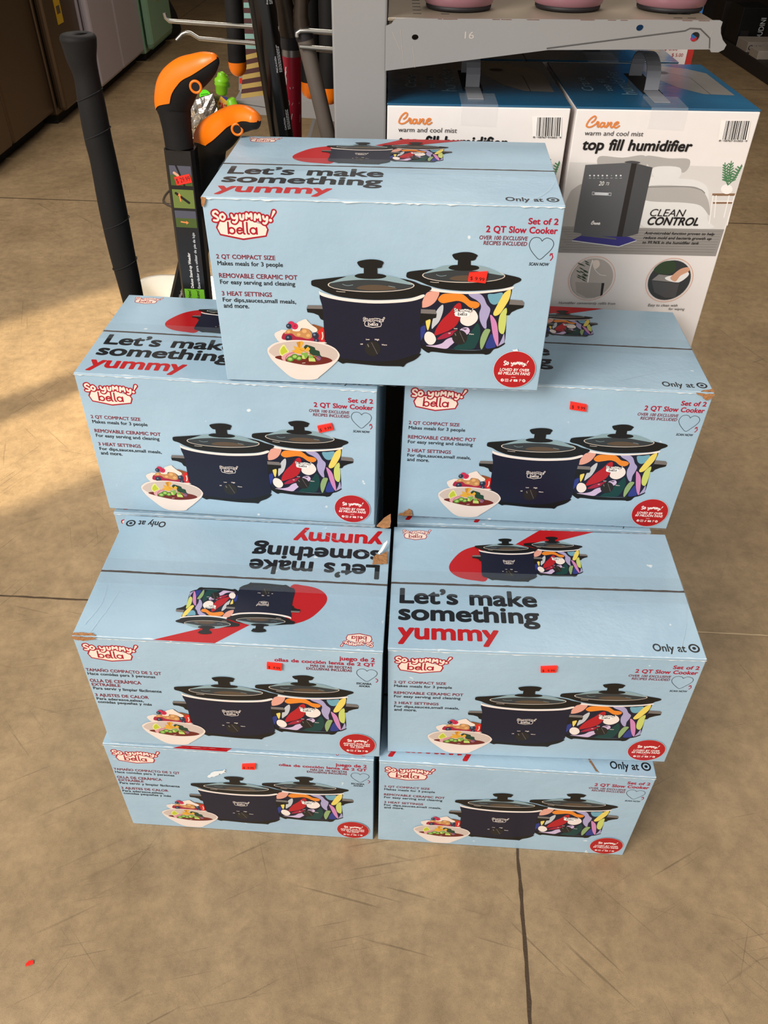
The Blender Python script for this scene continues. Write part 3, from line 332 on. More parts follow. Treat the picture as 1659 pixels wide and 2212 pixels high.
BADGE_ES=[('C','white',403.9,33.9,28.799999999999997),('C','badge',403.9,33.9,28.4),('L','text',385.7,38.8,422.6,48.6),('T','white','AMADO POR MÁS',381.7,423.9,34.0,3.63,1.15,0),('T','white','DE 60 MILLONES',383.4,423.7,29.3,3.55,1.15,0),('T','white','DE FANS',393.6,414.0,24.9,3.27,1.15,0),('P','white',[(400.8,22.3),(406.6,22.3),(406.7,21.7),(400.8,21.8)]),('P','white',[(391.2,16.9),(391.1,15.9),(390.5,15.0),(389.7,14.5),(388.8,14.5),(387.8,14.9),(387.1,15.7),(386.8,16.8),(386.9,17.8),(387.5,18.7),(388.3,19.2),(389.2,19.2),(390.2,18.8),(390.9,18.0)]),('P','white',[(420.9,17.0),(420.8,16.0),(420.3,15.1),(419.5,14.6),(418.5,14.6),(417.6,15.0),(416.9,15.8),(416.6,16.9),(416.6,17.9),(417.1,18.8),(418.0,19.3),(418.9,19.3),(419.8,18.9),(420.5,18.0)]),('T','badge','f',388.8,390.0,15.2,3.14,1.15,0),('P','badge',[(419.6,17.0),(419.5,16.4),(419.1,16.0),(418.5,16.0),(418.0,16.3),(417.8,16.9),(417.9,17.5),(418.3,17.8),(418.9,17.9),(419.4,17.5)]),('S','white',0.5,[(392.8,18.9),(393.2,14.8),(397.2,14.8),(397.0,18.8),(392.8,18.9)],0),('S','white',0.42,[(395.0,18.0),(396.1,16.9),(395.2,15.6),(394.0,16.8),(395.0,18.0)],1),('S','white',0.67,[(401.2,18.7),(401.5,15.6),(400.3,15.2),(399.7,16.5),(400.7,17.0)],1),('S','white',0.58,[(401.4,18.7),(401.9,17.8),(402.8,17.6)],1),('P','white',[(404.5,18.6),(409.7,18.6),(410.1,15.2),(404.8,15.2)]),('P','badge',[(406.6,18.0),(406.8,16.0),(408.3,17.0)]),('S','white',0.5,[(412.9,15.0),(413.2,17.7),(414.7,17.3),(414.7,18.7),(413.1,18.9),(412.1,17.9)],1)]
ES=[('L','red',5.1,204.1,92.0,246.0),('T','dred','TAMAÑO COMPACTO DE 2 QT',3.3,114.8,180.5,6.32,1.15,0),('T','dkt','Hace comidas para 3 personas',3.8,104.4,172.1,5.86,1.0,0),('T','dred','OLLA DE CERÁMICA',3.6,80.4,155.3,7.16,1.15,0),('T','dred','EXTRAÍBLE',4.4,47.4,146.4,6.24,1.15,0),('T','dkt','Para servir y limpiar fácilmente',4.6,108.1,137.7,6.12,1.0,0),('T','dred','3 AJUSTES DE CALOR',4.0,85.5,121.0,6.61,1.15,0),('T','dkt','Para aderezos,salsas,',4.1,76.3,112.3,5.78,1.0,0),('T','dkt','comidas pequeñas y más',4.4,87.4,104.2,5.78,1.0,0),('T','prd','juego de 2',378.4,428.3,236.0,8.07,1.5,0),('T','prd','ollas de cocción lenta de 2 QT',285.5,428.4,225.9,6.87,1.5,0),('T','dred','MÁS DE 100 RECETAS',336.5,395.9,218.0,4.79,1.15,0),('T','dred','EXCLUSIVAS INCLUÍDAS',330.5,395.9,211.1,5.22,1.15,0),('T','dkt','ESCANEA',402.8,424.4,183.8,4.23,1.15,0),('T','dkt','AHORA',406.2,422.2,178.0,4.01,1.15,0),('S','dkt',0.67,[(417.8,214.5),(415.0,217.9),(410.4,219.1),(405.3,217.1),(402.7,210.7),(404.9,203.8),(411.3,196.1),(417.8,191.2),(424.2,197.0),(430.6,204.9),(432.4,211.3),(429.6,216.4),(424.0,218.6),(420.1,217.3),(417.8,214.5)],1),('S','prd',1.23,[(431.2,190.4),(433.4,194.0),(432.6,197.2),(430.4,198.9)],1)]
TOPF=[('T','dkt','Let’s make',15.2,215.4,87.6,28.59,1.75,0),('T','dkt','something',14.4,215.7,54.9,28.59,1.75,0),('T','bred','yummy',14.3,155.1,19.6,28.59,1.75,0),('T','dkt','Only at',369.7,414.6,11.7,12.72,1.1,0),('R','dkt',426.7,18.8,5.2,7.8),('C','dkt',426.7,18.8,2.6)]
TOPB=[('L','redthin',11.5,224.2,61.1,251.8),('M','bred',[(88.3,164.8),(93.2,179.9),(107.4,200.1),(124.7,211.4),(140.1,212.9),(148.9,182.2),(145.7,140.2),(127.3,137.8),(105.5,142.6),(92.5,152.4)]),('P','bred',[(194.7,220.8),(237.1,256.6),(325.0,256.3),(266.4,233.0),(221.3,206.8),(193.4,205.7)])]
TOPX=[0.6367,47.839,0.6249,117.8545]
STICK={'A': [(331.7,172.0),(354.8,174.3),(353.2,158.9),(330.8,160.9)],'B': [(352.6,191.4),(373.9,197.8),(376.5,187.2),(355.1,180.0)],'C': [(240.1,233.2),(264.0,229.6),(265.5,218.4),(241.0,221.1)],'D': [(274.5,223.7),(296.2,222.4),(294.7,208.8),(273.5,211.2)],'E': [(215.3,231.6),(237.7,234.2),(238.1,221.6),(216.7,220.1)],'F': [(225.1,225.6),(247.7,229.7),(245.5,214.1),(223.8,212.9)]}
DMG={'D_top': [(437.3,171.5),(426.3,169.7),(414.5,168.8),(415.3,182.0),(419.5,191.2),(423.6,189.3),(431.3,194.3),(437.9,199.8)],'D_flap': [(416.6,254.6),(427.6,266.2),(438.3,269.4),(439.1,250.2),(438.8,239.5),(428.8,242.4)],'D_strip': [(422.0,190.3),(430.6,207.7),(435.2,213.8),(435.8,209.3),(429.0,194.1),(424.5,188.2)],'D_edge': [(0.3,261.4),(17.4,263.5),(35.6,263.1),(31.3,254.6),(16.4,249.0),(4.5,250.8)],'C_corner': [(415.9,257.8),(440.0,258.2),(438.0,250.6),(431.5,247.4),(424.7,253.4)],'F_scuff': [(162.6,180.4),(173.6,196.8),(194.1,206.1),(194.0,199.3),(181.5,188.2),(165.2,177.4)]}
HUM=[('P','scene',[(1.5,380.4),(272.4,377.1),(270.6,279.2),(1.7,279.6)]),('M','sc2',[(46.0,389.7),(82.0,388.4),(114.9,392.1),(119.8,374.7),(85.3,372.2),(50.0,373.6)]),('M','sc2',[(117.0,391.4),(153.4,388.5),(185.9,387.2),(182.5,367.9),(151.2,373.2),(129.0,373.8)]),('M','scl',[(133.8,374.9),(173.7,375.1),(174.1,357.7),(140.5,359.1)]),('M','scl',[(124.8,357.3),(185.1,358.3),(212.5,353.8),(228.7,339.2),(238.5,296.5),(248.1,281.0),(139.9,281.5),(130.2,315.4)]),('M','sc2',[(127.4,345.5),(187.8,347.5),(213.1,343.9),(231.0,327.2),(240.8,301.8),(222.6,316.9),(194.6,321.5),(130.2,324.5)]),('S','sc3',1.62,[(125.6,344.5),(188.1,346.5),(213.4,342.9),(223.2,337.1)],1),('M','sc2',[(2.2,296.8),(7.5,327.6),(14.5,340.7),(32.3,344.0),(41.4,280.7),(4.6,281.1)]),('P','wood',[(235.5,336.7),(271.6,337.3),(271.6,333.5),(236.2,332.9)]),('P','wood',[(240.2,323.7),(271.1,324.2),(271.2,321.0),(240.9,320.5)]),('S','white',1.63,[(237.6,333.0),(244.0,288.3)],0),('S','white',1.63,[(271.6,333.5),(273.7,286.7)],0),('S','white',1.63,[(242.7,333.0),(249.3,298.8)],0),('S','white',1.63,[(263.0,333.4),(264.8,299.1)],0),('S','white',1.63,[(241.1,324.3),(271.7,324.8)],0),('P','white',[(265.6,343.8),(265.9,341.5),(265.2,339.3),(263.6,337.6),(261.3,336.5),(258.5,336.1),(255.5,336.4),(252.6,337.5),(250.1,339.1),(248.1,341.2),(247.0,343.5),(246.8,345.8),(247.5,347.9),(249.1,349.6),(251.4,350.7),(254.1,351.1),(257.1,350.8),(260.0,349.8),(262.5,348.2),(264.5,346.1)]),('S','fern',1.41,[(256.1,350.0),(249.0,360.9),(241.9,383.3)],1),('S','fern',1.81,[(245.4,358.2),(253.5,355.6),(259.8,359.2)],0),('S','fern',1.8,[(244.5,361.9),(252.0,359.3),(257.6,362.9)],0),('S','fern',1.8,[(243.6,365.6),(250.4,362.9),(255.3,366.5)],0),('S','fern',1.8,[(242.7,369.2),(248.8,366.6),(253.1,370.2)],0),('S','fern',1.79,[(241.8,372.9),(247.3,370.3),(250.9,373.8)],0),('S','fern',1.79,[(240.9,376.5),(245.7,373.9),(248.7,377.4)],0),('S','fern',1.79,[(240.1,380.2),(244.2,377.6),(246.5,381.0)],0),('S','fern',1.41,[(256.1,350.0),(253.7,362.3),(251.0,385.9)],1),('S','fern',1.81,[(247.3,358.7),(255.4,356.1),(261.7,359.7)],0),('S','fern',1.8,[(247.4,362.7),(254.8,360.1),(260.5,363.7)],0),('S','fern',1.8,[(247.5,366.7),(254.3,364.1),(259.2,367.6)],0),('S','fern',1.8,[(247.6,370.6),(253.7,368.0),(258.0,371.6)],0),('S','fern',1.79,[(247.7,374.6),(253.2,372.0),(256.8,375.5)],0),('S','fern',1.79,[(247.9,378.5),(252.6,375.9),(255.6,379.4)],0),('S','fern',1.78,[(248.0,382.4),(252.1,379.8),(254.4,383.3)],0),('S','fern',1.41,[(256.1,350.0),(262.5,359.7),(268.5,380.9)],1),('S','fern',1.81,[(250.8,357.7),(258.9,355.1),(265.2,358.7)],0),('S','fern',1.8,[(252.8,361.1),(260.3,358.5),(265.9,362.1)],0),('S','fern',1.8,[(254.9,364.5),(261.7,361.9),(266.6,365.5)],0),('S','fern',1.8,[(256.9,367.9),(263.1,365.3),(267.3,368.9)],0),('S','fern',1.79,[(259.0,371.3),(264.4,368.7),(268.0,372.2)],0),('S','fern',1.79,[(261.0,374.7),(265.8,372.1),(268.7,375.6)],0),('S','fern',1.79,[(263.0,378.1),(267.1,375.4),(269.4,378.9)],0),('P','wgrey',[(2.9,280.0),(270.7,279.8),(269.7,234.7),(2.9,236.4)]),('S','wgrey2',0.63,[(2.3,275.8),(267.4,276.0)],0),('S','wgrey2',0.63,[(7.2,271.6),(267.1,271.7)],0),('S','wgrey2',0.63,[(12.1,267.4),(266.9,267.4)],0),('S','wgrey2',0.63,[(17.0,263.2),(266.7,263.1)],0),('S','wgrey2',0.63,[(7.1,258.7),(266.4,258.8)],0),('S','wgrey2',0.64,[(12.1,254.5),(266.2,254.4)],0),('S','wgrey2',0.64,[(17.0,250.2),(265.9,250.1)],0),('S','wgrey2',0.64,[(7.1,245.7),(265.7,245.7)],0),('S','wgrey2',0.64,[(12.0,241.4),(265.4,241.3)],0),('P','prodl',[(26.4,377.0),(99.3,381.6),(100.0,261.4),(25.7,270.9)]),('P','prodk',[(97.3,381.6),(106.3,380.6),(107.5,262.6),(97.8,261.3)]),('P','prods',[(106.0,380.2),(131.2,374.8),(131.8,270.5),(107.1,262.6)]),('M','prods',[(86.3,381.8),(95.8,384.2),(110.1,382.5),(105.6,380.2)]),('P','purp',[(38.8,265.7),(118.3,264.9),(131.7,259.7),(104.6,249.1),(25.3,258.0)]),('S','lgrey',1.27,[(26.1,256.9),(104.4,248.0),(131.5,258.7)],0),('P','prodl',[(39.3,269.2),(97.6,262.4),(98.2,259.8),(38.9,265.3)]),('P','lgrey',[(37.7,361.2),(37.4,360.2),(36.5,359.8),(35.5,360.2),(34.9,361.1),(35.1,362.1),(36.0,362.5),(37.1,362.1)]),('S','lgrey',0.4,[(35.4,357.2),(38.6,357.3)],0),('P','lgrey',[(44.3,361.3),(44.1,360.3),(43.2,359.9),(42.1,360.3),(41.5,361.2),(41.7,362.2),(42.7,362.6),(43.7,362.2)]),('S','lgrey',0.4,[(42.0,357.3),(45.2,357.4)],0),('P','lgrey',[(50.7,361.4),(50.5,360.4),(49.6,360.0),(48.5,360.4),(47.9,361.3),(48.2,362.3),(49.1,362.7),(50.1,362.3)]),('S','lgrey',0.4,[(48.5,357.4),(51.7,357.5)],0),('P','lgrey',[(57.4,361.5),(57.1,360.5),(56.2,360.1),(55.1,360.5),(54.5,361.4),(54.8,362.4),(55.7,362.8),(56.8,362.4)]),('S','lgrey',0.4,[(55.1,357.5),(58.3,357.6)],0),('P','lgrey',[(64.4,361.6),(64.2,360.6),(63.2,360.2),(62.2,360.6),(61.6,361.6),(61.8,362.5),(62.7,362.9),(63.8,362.5)]),('S','lgrey',0.4,[(62.1,357.7),(65.4,357.7)],0),('P','lgrey',[(70.6,361.7),(70.5,361.3),(70.1,361.1),(69.7,361.3),(69.4,361.7),(69.5,362.1),(69.9,362.3),(70.3,362.1)]),('S','lgrey',0.4,[(69.2,357.8),(72.4,357.8)],0),('P','lgrey',[(78.8,361.8),(78.6,360.9),(77.7,360.4),(76.6,360.8),(76.0,361.8),(76.2,362.7),(77.2,363.2),(78.2,362.8)]),('S','lgrey',0.4,[(76.6,357.9),(79.8,357.9)],0),('P','lgrey',[(85.9,361.9),(85.6,361.0),(84.7,360.6),(83.7,360.9),(83.0,361.9),(83.3,362.9),(84.2,363.3),(85.2,362.9)]),('S','lgrey',0.4,[(83.6,358.0),(86.9,358.1)],0),('T','white','20',52.6,60.7,346.4,6.29,0.3,0.15),('T','white','73',63.8,68.6,347.1,4.32,0,0.15),('P','lgrey',[(49.0,335.9),(70.1,335.4),(70.4,331.0),(49.2,331.5)]),('S','lgrey',0.61,[(44.7,336.2),(48.0,336.1),(48.4,331.7),(45.1,331.8),(44.7,336.2)],0),('S','lgrey',0.61,[(70.9,335.5),(74.6,335.3),(75.1,330.9),(71.4,331.1),(70.9,335.5)],0),('S','corange',2.18,[(24.7,438.2),(28.5,441.3),(30.0,445.4),(27.0,446.9),(21.7,442.8),(18.4,437.1),(18.0,433.1),(22.1,431.6),(27.3,433.2),(32.1,436.8)],1),('S','corange',2.19,[(32.1,436.8),(33.3,439.4),(35.4,438.1),(34.2,434.3),(35.4,432.2),(37.6,433.9)],1),('S','corange',2.18,[(44.0,437.8),(40.1,438.0),(38.1,434.4),(40.2,431.9),(43.5,434.5),(44.4,438.0),(44.4,433.5),(46.2,432.2),(48.0,434.0)],1),('S','corange',2.19,[(48.4,432.0),(49.5,438.6),(49.4,433.5),(52.7,438.2),(54.9,438.0),(54.1,433.6),(56.2,431.6),(58.0,433.2)],1),('S','corange',2.19,[(58.9,434.4),(63.9,436.8),(65.1,438.9),(62.3,439.3),(59.5,436.7),(59.4,433.2),(62.8,431.4),(67.2,434.1)],1),('S','white',1.25,[(54.2,287.1),(55.2,288.2),(55.6,289.7),(54.7,290.2),(53.3,288.7),(52.4,286.7),(52.3,285.2),(53.5,284.7),(55.0,285.2),(56.3,286.5)],1),('S','white',1.25,[(56.3,286.5),(56.6,287.5),(57.2,287.0),(57.0,285.6),(57.3,284.9),(57.9,285.5)],1),('S','white',1.25,[(59.7,286.9),(58.6,286.9),(58.1,285.6),(58.7,284.7),(59.6,285.7),(59.8,287.0),(59.9,285.3),(60.4,284.8),(60.9,285.5)],1),('S','white',1.25,[(61.0,284.8),(61.3,287.2),(61.3,285.3),(62.2,287.0),(62.8,286.9),(62.7,285.4),(63.3,284.6),(63.8,285.2)],1),('S','white',1.25,[(64.0,285.6),(65.4,286.5),(65.8,287.2),(64.9,287.4),(64.2,286.5),(64.2,285.2),(65.2,284.6),(66.4,285.5)],1),('T','dgt','warm and cool mist',17.2,106.0,420.1,6.58,0.1,0.1),('T','blk','top fill humidifier',17.5,184.2,399.5,15.08,1.5,0.12),('T','blk','CLEAN',143.8,200.7,299.7,11.27,0,0.2),('T','blk','CONTROL',143.3,225.7,285.7,12.34,1.5,0.2),('T','blk','Anti-microbial function proven to help',142.3,256.9,269.9,4.27,0.8,0.2),('T','blk','reduce mold and bacteria growth up',142.3,254.2,262.2,4.38,0.8,0.2),('T','blk','to 99.96% in the humidifier tank',142.4,235.8,254.3,4.43,0.8,0.2),('P','white',[(217.8,443.8),(261.9,444.5),(265.9,416.1),(221.9,416.1)]),('P','blk',[(225.8,443.5),(226.5,443.6),(228.5,417.0),(227.7,416.9)]),('P','blk',[(227.7,443.6),(228.5,443.6),(230.4,417.0),(229.7,417.0)]),('P','blk',[(229.2,443.6),(231.0,443.6),(233.0,417.0),(231.2,417.0)]),('P','blk',[(232.1,443.6),(232.7,443.6),(234.7,417.1),(234.1,417.0)]),('P','blk',[(233.8,443.7),(234.4,443.7),(236.5,417.1),(235.9,417.1)]),('P','blk',[(235.2,443.7),(236.3,443.7),(238.4,417.1),(237.3,417.1)]),('P','blk',[(237.5,443.7),(238.3,443.7),(240.4,417.1),(239.6,417.1)]),('P','blk',[(238.8,443.7),(240.6,443.8),(242.7,417.2),(241.0,417.1)]),('P','blk',[(241.7,443.8),(243.4,443.8),(245.6,417.2),(243.9,417.2)]),('P','blk',[(244.2,443.8),(245.0,443.8),(247.2,417.2),(246.4,417.2)]),('P','blk',[(245.5,443.8),(246.3,443.9),(248.5,417.3),(247.8,417.3)]),('P','blk',[(247.5,443.9),(249.2,443.9),(251.5,417.3),(249.7,417.3)]),('P','blk',[(250.3,443.9),(250.9,443.9),(253.2,417.3),(252.6,417.3)]),('P','blk',[(252.1,443.9),(252.6,444.0),(255.0,417.4),(254.4,417.4)]),('P','blk',[(253.2,444.0),(253.8,444.0),(256.1,417.4),(255.5,417.4)]),('P','blk',[(254.6,444.0),(255.1,444.0),(257.5,417.4),(256.9,417.4)]),('P','blk',[(255.9,444.0),(257.6,444.0),(260.0,417.4),(258.3,417.4)]),('P','blk',[(258.8,444.0),(260.5,444.1),(262.9,417.5),(261.2,417.5)]),('T','blk','8  18767 01003  9',223.0,265.6,414.4,2.62,0.2,0),('R','corange',70.3,191.7,39.0,39.5),('C','ring0',70.3,191.7,35.6),('R','corange',202.5,191.0,38.9,39.5),('C','ring1',202.5,191.0,35.6),('P','silver',[(42.9,185.4),(93.2,184.5),(93.9,162.9),(81.1,157.4),(67.8,157.2),(48.3,166.8)]),('P','prodk',[(88.4,184.4),(93.2,184.5),(93.9,162.9),(90.5,160.4)]),('M','leaf',[(52.3,206.8),(56.5,205.5),(61.9,201.9),(55.9,203.6)]),('M','leaf',[(52.2,200.2),(56.4,198.9),(61.8,195.3),(55.8,197.1)]),('M','leaf',[(53.6,219.8),(57.8,218.6),(63.2,215.0),(57.2,216.7)]),('M','leaf',[(41.3,219.8),(45.5,218.5),(50.8,215.0),(44.9,216.7)]),('M','leaf',[(45.4,211.6),(49.5,210.4),(55.0,206.8),(49.0,208.5)]),('M','leaf',[(52.6,191.5),(56.8,190.2),(62.2,186.6),(56.2,188.3)]),('M','leaf',[(53.6,207.5),(57.7,206.2),(63.2,202.6),(57.2,204.3)]),('M','leaf',[(54.3,201.1),(58.4,199.8),(63.9,196.2),(57.9,197.9)]),('M','leaf',[(47.2,205.8),(51.4,204.5),(56.8,201.0),(50.8,202.7)]),('M','leaf',[(40.8,206.7),(45.0,205.4),(50.4,201.8),(44.4,203.5)]),('M','leaf',[(51.9,223.7),(56.1,222.5),(61.4,219.0),(55.5,220.7)]),('M','leaf',[(43.7,195.9),(47.8,194.6),(53.3,191.0),(47.3,192.8)]),('M','leaf',[(52.5,195.0),(56.6,193.7),(62.1,190.1),(56.1,191.8)]),('M','leaf',[(44.1,198.9),(48.3,197.6),(53.7,194.0),(47.7,195.7)]),('M','leaf',[(45.8,218.4),(49.9,217.1),(55.3,213.6),(49.4,215.3)]),('M','leaf',[(51.2,197.4),(55.4,196.1),(60.8,192.5),(54.8,194.3)]),('S','white',1.94,[(65.4,224.6),(63.7,206.5),(64.4,185.8)],1),('M','creamf',[(65.8,222.3),(75.1,224.7),(78.9,215.8),(71.5,208.9)]),('S','white',0.87,[(71.5,208.9),(81.9,199.9),(93.3,197.9)],1),('M','leaf',[(171.7,208.3),(183.3,223.2),(202.4,224.7),(208.5,209.0),(192.8,201.9)]),('P','prods',[(172.7,190.0),(220.8,186.2),(220.7,160.3),(203.1,159.6),(182.0,169.1)]),('P','sc3',[(172.4,191.2),(182.0,201.7),(223.3,197.8),(220.5,187.4)]),('M','white',[(194.2,196.2),(210.2,202.2),(228.6,207.1),(232.5,200.3),(220.2,188.5),(202.2,190.5)]),('M','skin',[(203.2,195.2),(208.6,204.4),(217.4,212.5),(228.7,215.0),(231.5,208.2),(219.5,200.0),(213.4,189.6)]),('T','dgt','Humidifier conveniently refills from',20.9,119.5,145.1,4.39,0.1,0.15),('T','dgt','Easy to clean with',176.9,228.2,143.3,4.8,0.1,0.15),('T','dgt','for wiping',214.3,242.3,137.0,4.35,0.1,0.15)]
# ================================================================== SETTING
def concrete():
    m = bpy.data.materials.new('polished_concrete'); m.use_nodes = True; nt = m.node_tree; b = nt.nodes['Principled BSDF']; N = nt.nodes.new; Lk = nt.links.new
    tc = N('ShaderNodeTexCoord')

    def noise(scale, detail, sx=1, sy=1, rot=0, rough=0.55):
        m0 = N('ShaderNodeMapping'); m0.inputs['Rotation'].default_value = (0, 0, rot); Lk(tc.outputs['Object'], m0.inputs['Vector'])
        mp = N('ShaderNodeMapping'); mp.inputs['Scale'].default_value = (sx, sy, 1); Lk(m0.outputs[0], mp.inputs['Vector'])
        n = N('ShaderNodeTexNoise'); n.inputs['Scale'].default_value = scale; n.inputs['Detail'].default_value = detail; n.inputs['Roughness'].default_value = rough; Lk(mp.outputs[0], n.inputs['Vector']); return n

    def ramp(src, p0, c0, p1, c1):
        r_ = N('ShaderNodeValToRGB'); e = r_.color_ramp.elements; e[0].position = p0; e[0].color = c0; e[1].position = p1; e[1].color = c1; Lk(src.outputs['Fac'], r_.inputs[0]); return r_

    def mult(a, bb, fac=1.0):
        x = N('ShaderNodeMix'); x.data_type = 'RGBA'; x.blend_type = 'MULTIPLY'; x.inputs[0].default_value = fac; Lk(a, x.inputs[6]); Lk(bb, x.inputs[7]); return x.outputs[2]
    base = ramp(noise(2.2, 6), 0.30, lin('#99805f'), 0.70, lin('#b19672'))
    g = lambda v: (v, v, v, 1)
    o = mult(base.outputs[0], ramp(noise(9, 8, rough=0.7), 0.32, g(0.80), 0.62, g(1.06)).outputs[0])
    o = mult(o, ramp(noise(34, 6, rough=0.75), 0.34, g(0.80), 0.60, g(1.06)).outputs[0])
    o = mult(o, ramp(noise(800, 3), 0.34, g(0.62), 0.50, g(1.0)).outputs[0], 0.7)          # fine grit
    for rot, st in ((0.25, 26), (-0.5, 30), (1.25, 34), (0.8, 40), (-0.2, 60), (-1.1, 50)):                       # trowel and trolley scratches
        s1 = noise(3.2, 2, 1.0, st, rot); s2 = noise(1.7, 2, 1, 1, rot + 1)
        rr = ramp(s1, 0.66, g(1.0), 0.72, g(0.66)); msk = ramp(s2, 0.47, g(0), 0.60, g(1))
        x = N('ShaderNodeMix'); x.data_type = 'RGBA'; x.blend_type = 'MULTIPLY'; Lk(msk.outputs[0], x.inputs[0]); Lk(o, x.inputs[6]); Lk(rr.outputs[0], x.inputs[7]); o = x.outputs[2]
    o = mult(o, ramp(noise(60, 2), 0.19, g(0.25), 0.23, g(1.0)).outputs[0])               # dark specks
    Lk(o, b.inputs['Base Color'])
    rg = N('ShaderNodeMapRange'); Lk(noise(5, 5).outputs['Fac'], rg.inputs[0]); rg.inputs[3].default_value = 0.36; rg.inputs[4].default_value = 0.62; Lk(rg.outputs[0], b.inputs['Roughness'])
    bp = N('ShaderNodeBump'); bp.inputs['Strength'].default_value = 0.12; bp.inputs['Distance'].default_value = 0.003; Lk(noise(160, 5).outputs['Fac'], bp.inputs['Height']); Lk(bp.outputs[0], b.inputs['Normal'])
    return m


fl = MB(); cm = concrete(); jm = mat('floor_joint_filler', '#4a3826', 0.8, bump=0.4, bscale=300); jl = mat('floor_joint_pale', '#c3ab88', 0.8)
fl.box(-9, -6, -0.1, 9, 13, 0, cm)


def strip(x0, y0, x1, y1, wd, m, n=40, jit=0.0006):
    L = math.hypot(x1 - x0, y1 - y0); nx, ny = -(y1 - y0) / L, (x1 - x0) / L; V = []
    for i in range(n + 1):
        t = i / n; jx = random.uniform(-jit, jit); a = wd / 2 + random.uniform(-jit, jit)
        cx, cy = x0 + (x1 - x0) * t + nx * jx, y0 + (y1 - y0) * t + ny * jx
        V += [(cx + nx * a, cy + ny * a, 0.0006), (cx - nx * a, cy - ny * a, 0.0006)]
    fl.add(V, [(2 * i, 2 * i + 1, 2 * i + 3, 2 * i + 2) for i in range(n)], m)


strip(-6, 1.51, 0.0, 1.236, 0.005, jm, 300); strip(0.0, 1.236, 6, 0.94, 0.0045, jl, 300)
strip(-6, 4.12, 6, 3.52, 0.008, jm, 200); strip(-6, 6.8, 6, 6.2, 0.008, jm, 100)
for k in (-2.65, 0, 2.65): strip(k + 0.218 - 0.044 * 5, -5, k + 0.218 + 0.044 * 12, 12, 0.0058, jm, 900, 0.0009)
structure(fl.obj('floor'))
wm = mat('painted_wall', '#6f6356', 0.8); cl = mat('dark_ceiling', '#3a342e', 0.9)
for nm, bx in (('wall_back', (-9, 13, 0, 9, 13.1, 5)), ('wall_left', (-3.1, 3.2, 0, -3.0, 13, 5)), ('wall_right', (6, 0.5, 0, 6.1, 13, 5)), ('ceiling', (-9, 0.9, 5, 9, 13.1, 5.1))):
    b_ = MB(); b_.box(*bx, cl if nm == 'ceiling' else wm); structure(b_.obj(nm))
# unseen post, added to break the low sun into two bands
pb = MB(); pb.box(-0.03, -0.03, 0, 0.03, 0.03, 2.6, mat('added_post_paint', '#8b8378', 0.5), 0.004)
po = pb.obj('added_post_1'); po.location = (-3.42, -0.02, 0); structure(po)

# ================================================================== CARTONS
W, D, H = 0.44, 0.2559, 0.2582


def card():
    m = bpy.data.materials.new('pale_blue_card'); m.use_nodes = True; nt = m.node_tree; b = nt.nodes['Principled BSDF']; N = nt.nodes.new; Lk = nt.links.new
    tc = N('ShaderNodeTexCoord'); oi = N('ShaderNodeObjectInfo'); ad = N('ShaderNodeVectorMath'); ad.operation = 'ADD'; Lk(tc.outputs['Object'], ad.inputs[0]); Lk(oi.outputs['Location'], ad.inputs[1])
    n = N('ShaderNodeTexNoise'); n.inputs['Scale'].default_value = 7; n.inputs['Detail'].default_value = 4; Lk(ad.outputs[0], n.inputs['Vector'])
    r_ = N('ShaderNodeValToRGB'); e = r_.color_ramp.elements; e[0].position = 0.3; e[0].color = lin(CARD[0]); e[1].position = 0.7; e[1].color = lin(CARD[1]); Lk(n.outputs['Fac'], r_.inputs[0])
    n3 = N('ShaderNodeTexNoise'); n3.inputs['Scale'].default_value = 55; n3.inputs['Detail'].default_value = 2; Lk(ad.outputs[0], n3.inputs['Vector'])
    r3 = N('ShaderNodeValToRGB'); e = r3.color_ramp.elements; e[0].position = 0.75; e[0].color = (0, 0, 0, 1); e[1].position = 0.79; e[1].color = (1, 1, 1, 1); Lk(n3.outputs['Fac'], r3.inputs[0])
    mx = N('ShaderNodeMix'); mx.data_type = 'RGBA'; Lk(r3.outputs[0], mx.inputs[0]); Lk(r_.outputs[0], mx.inputs[6]); mx.inputs[7].default_value = lin('#dfe6e8'); Lk(mx.outputs[2], b.inputs['Base Color'])
    b.inputs['Roughness'].default_value = 0.36; b.inputs['Specular IOR Level'].default_value = 0.45
    n2 = N('ShaderNodeTexNoise'); n2.inputs['Scale'].default_value = 9; n2.inputs['Detail'].default_value = 6; n2.inputs['Roughness'].default_value = 0.6; Lk(ad.outputs[0], n2.inputs['Vector'])
    bp = N('ShaderNodeBump'); bp.inputs['Strength'].default_value = 0.22; bp.inputs['Distance'].default_value = 0.012; Lk(n2.outputs['Fac'], bp.inputs['Height']); Lk(bp.outputs[0], b.inputs['Normal'])
    return m


CARD = ('#9eb9cb', '#aac4d4')
cardm = card(); kraft = mat('brown_corrugated_core', '#8a6240', 0.85, bump=0.6, bscale=220, var=0.2); dark_core = mat('dark_flap_gap', '#4a3527', 0.9)
worn = mat('worn_white_paper', '#e9ecec', 0.6, var=0.06); torn = mat('torn_kraft', '#a9764a', 0.9, bump=0.8, bscale=180, var=0.22, nscale=120)
sidem = mat('printed_carton_side', '#7fa2b4', 0.4); tapem = mat('clear_packing_tape', '#b4c0c5', 0.16, alpha=0.09, spec=0.8)
stick = mat('neon_red_sticker', '#ff2b1c', 0.5, var=0.03)
rnd = random.Random(11); creasem = mat('crease_line', '#bccdd5', 0.5)


def worn_line(pr, x0, x1, y, lo, hi, side=1, n=90):
    a = [(x0 + (x1 - x0) * i / n, y + side * (lo + (hi - lo) * rnd.random() ** 3)) for i in range(n + 1)]
    b = [(x0 + (x1 - x0) * i / n, y) for i in range(n + 1)]
    pr.raw(a + b, [(i, i + 1, n + 2 + i, n + 1 + i) for i in range(n)], worn)


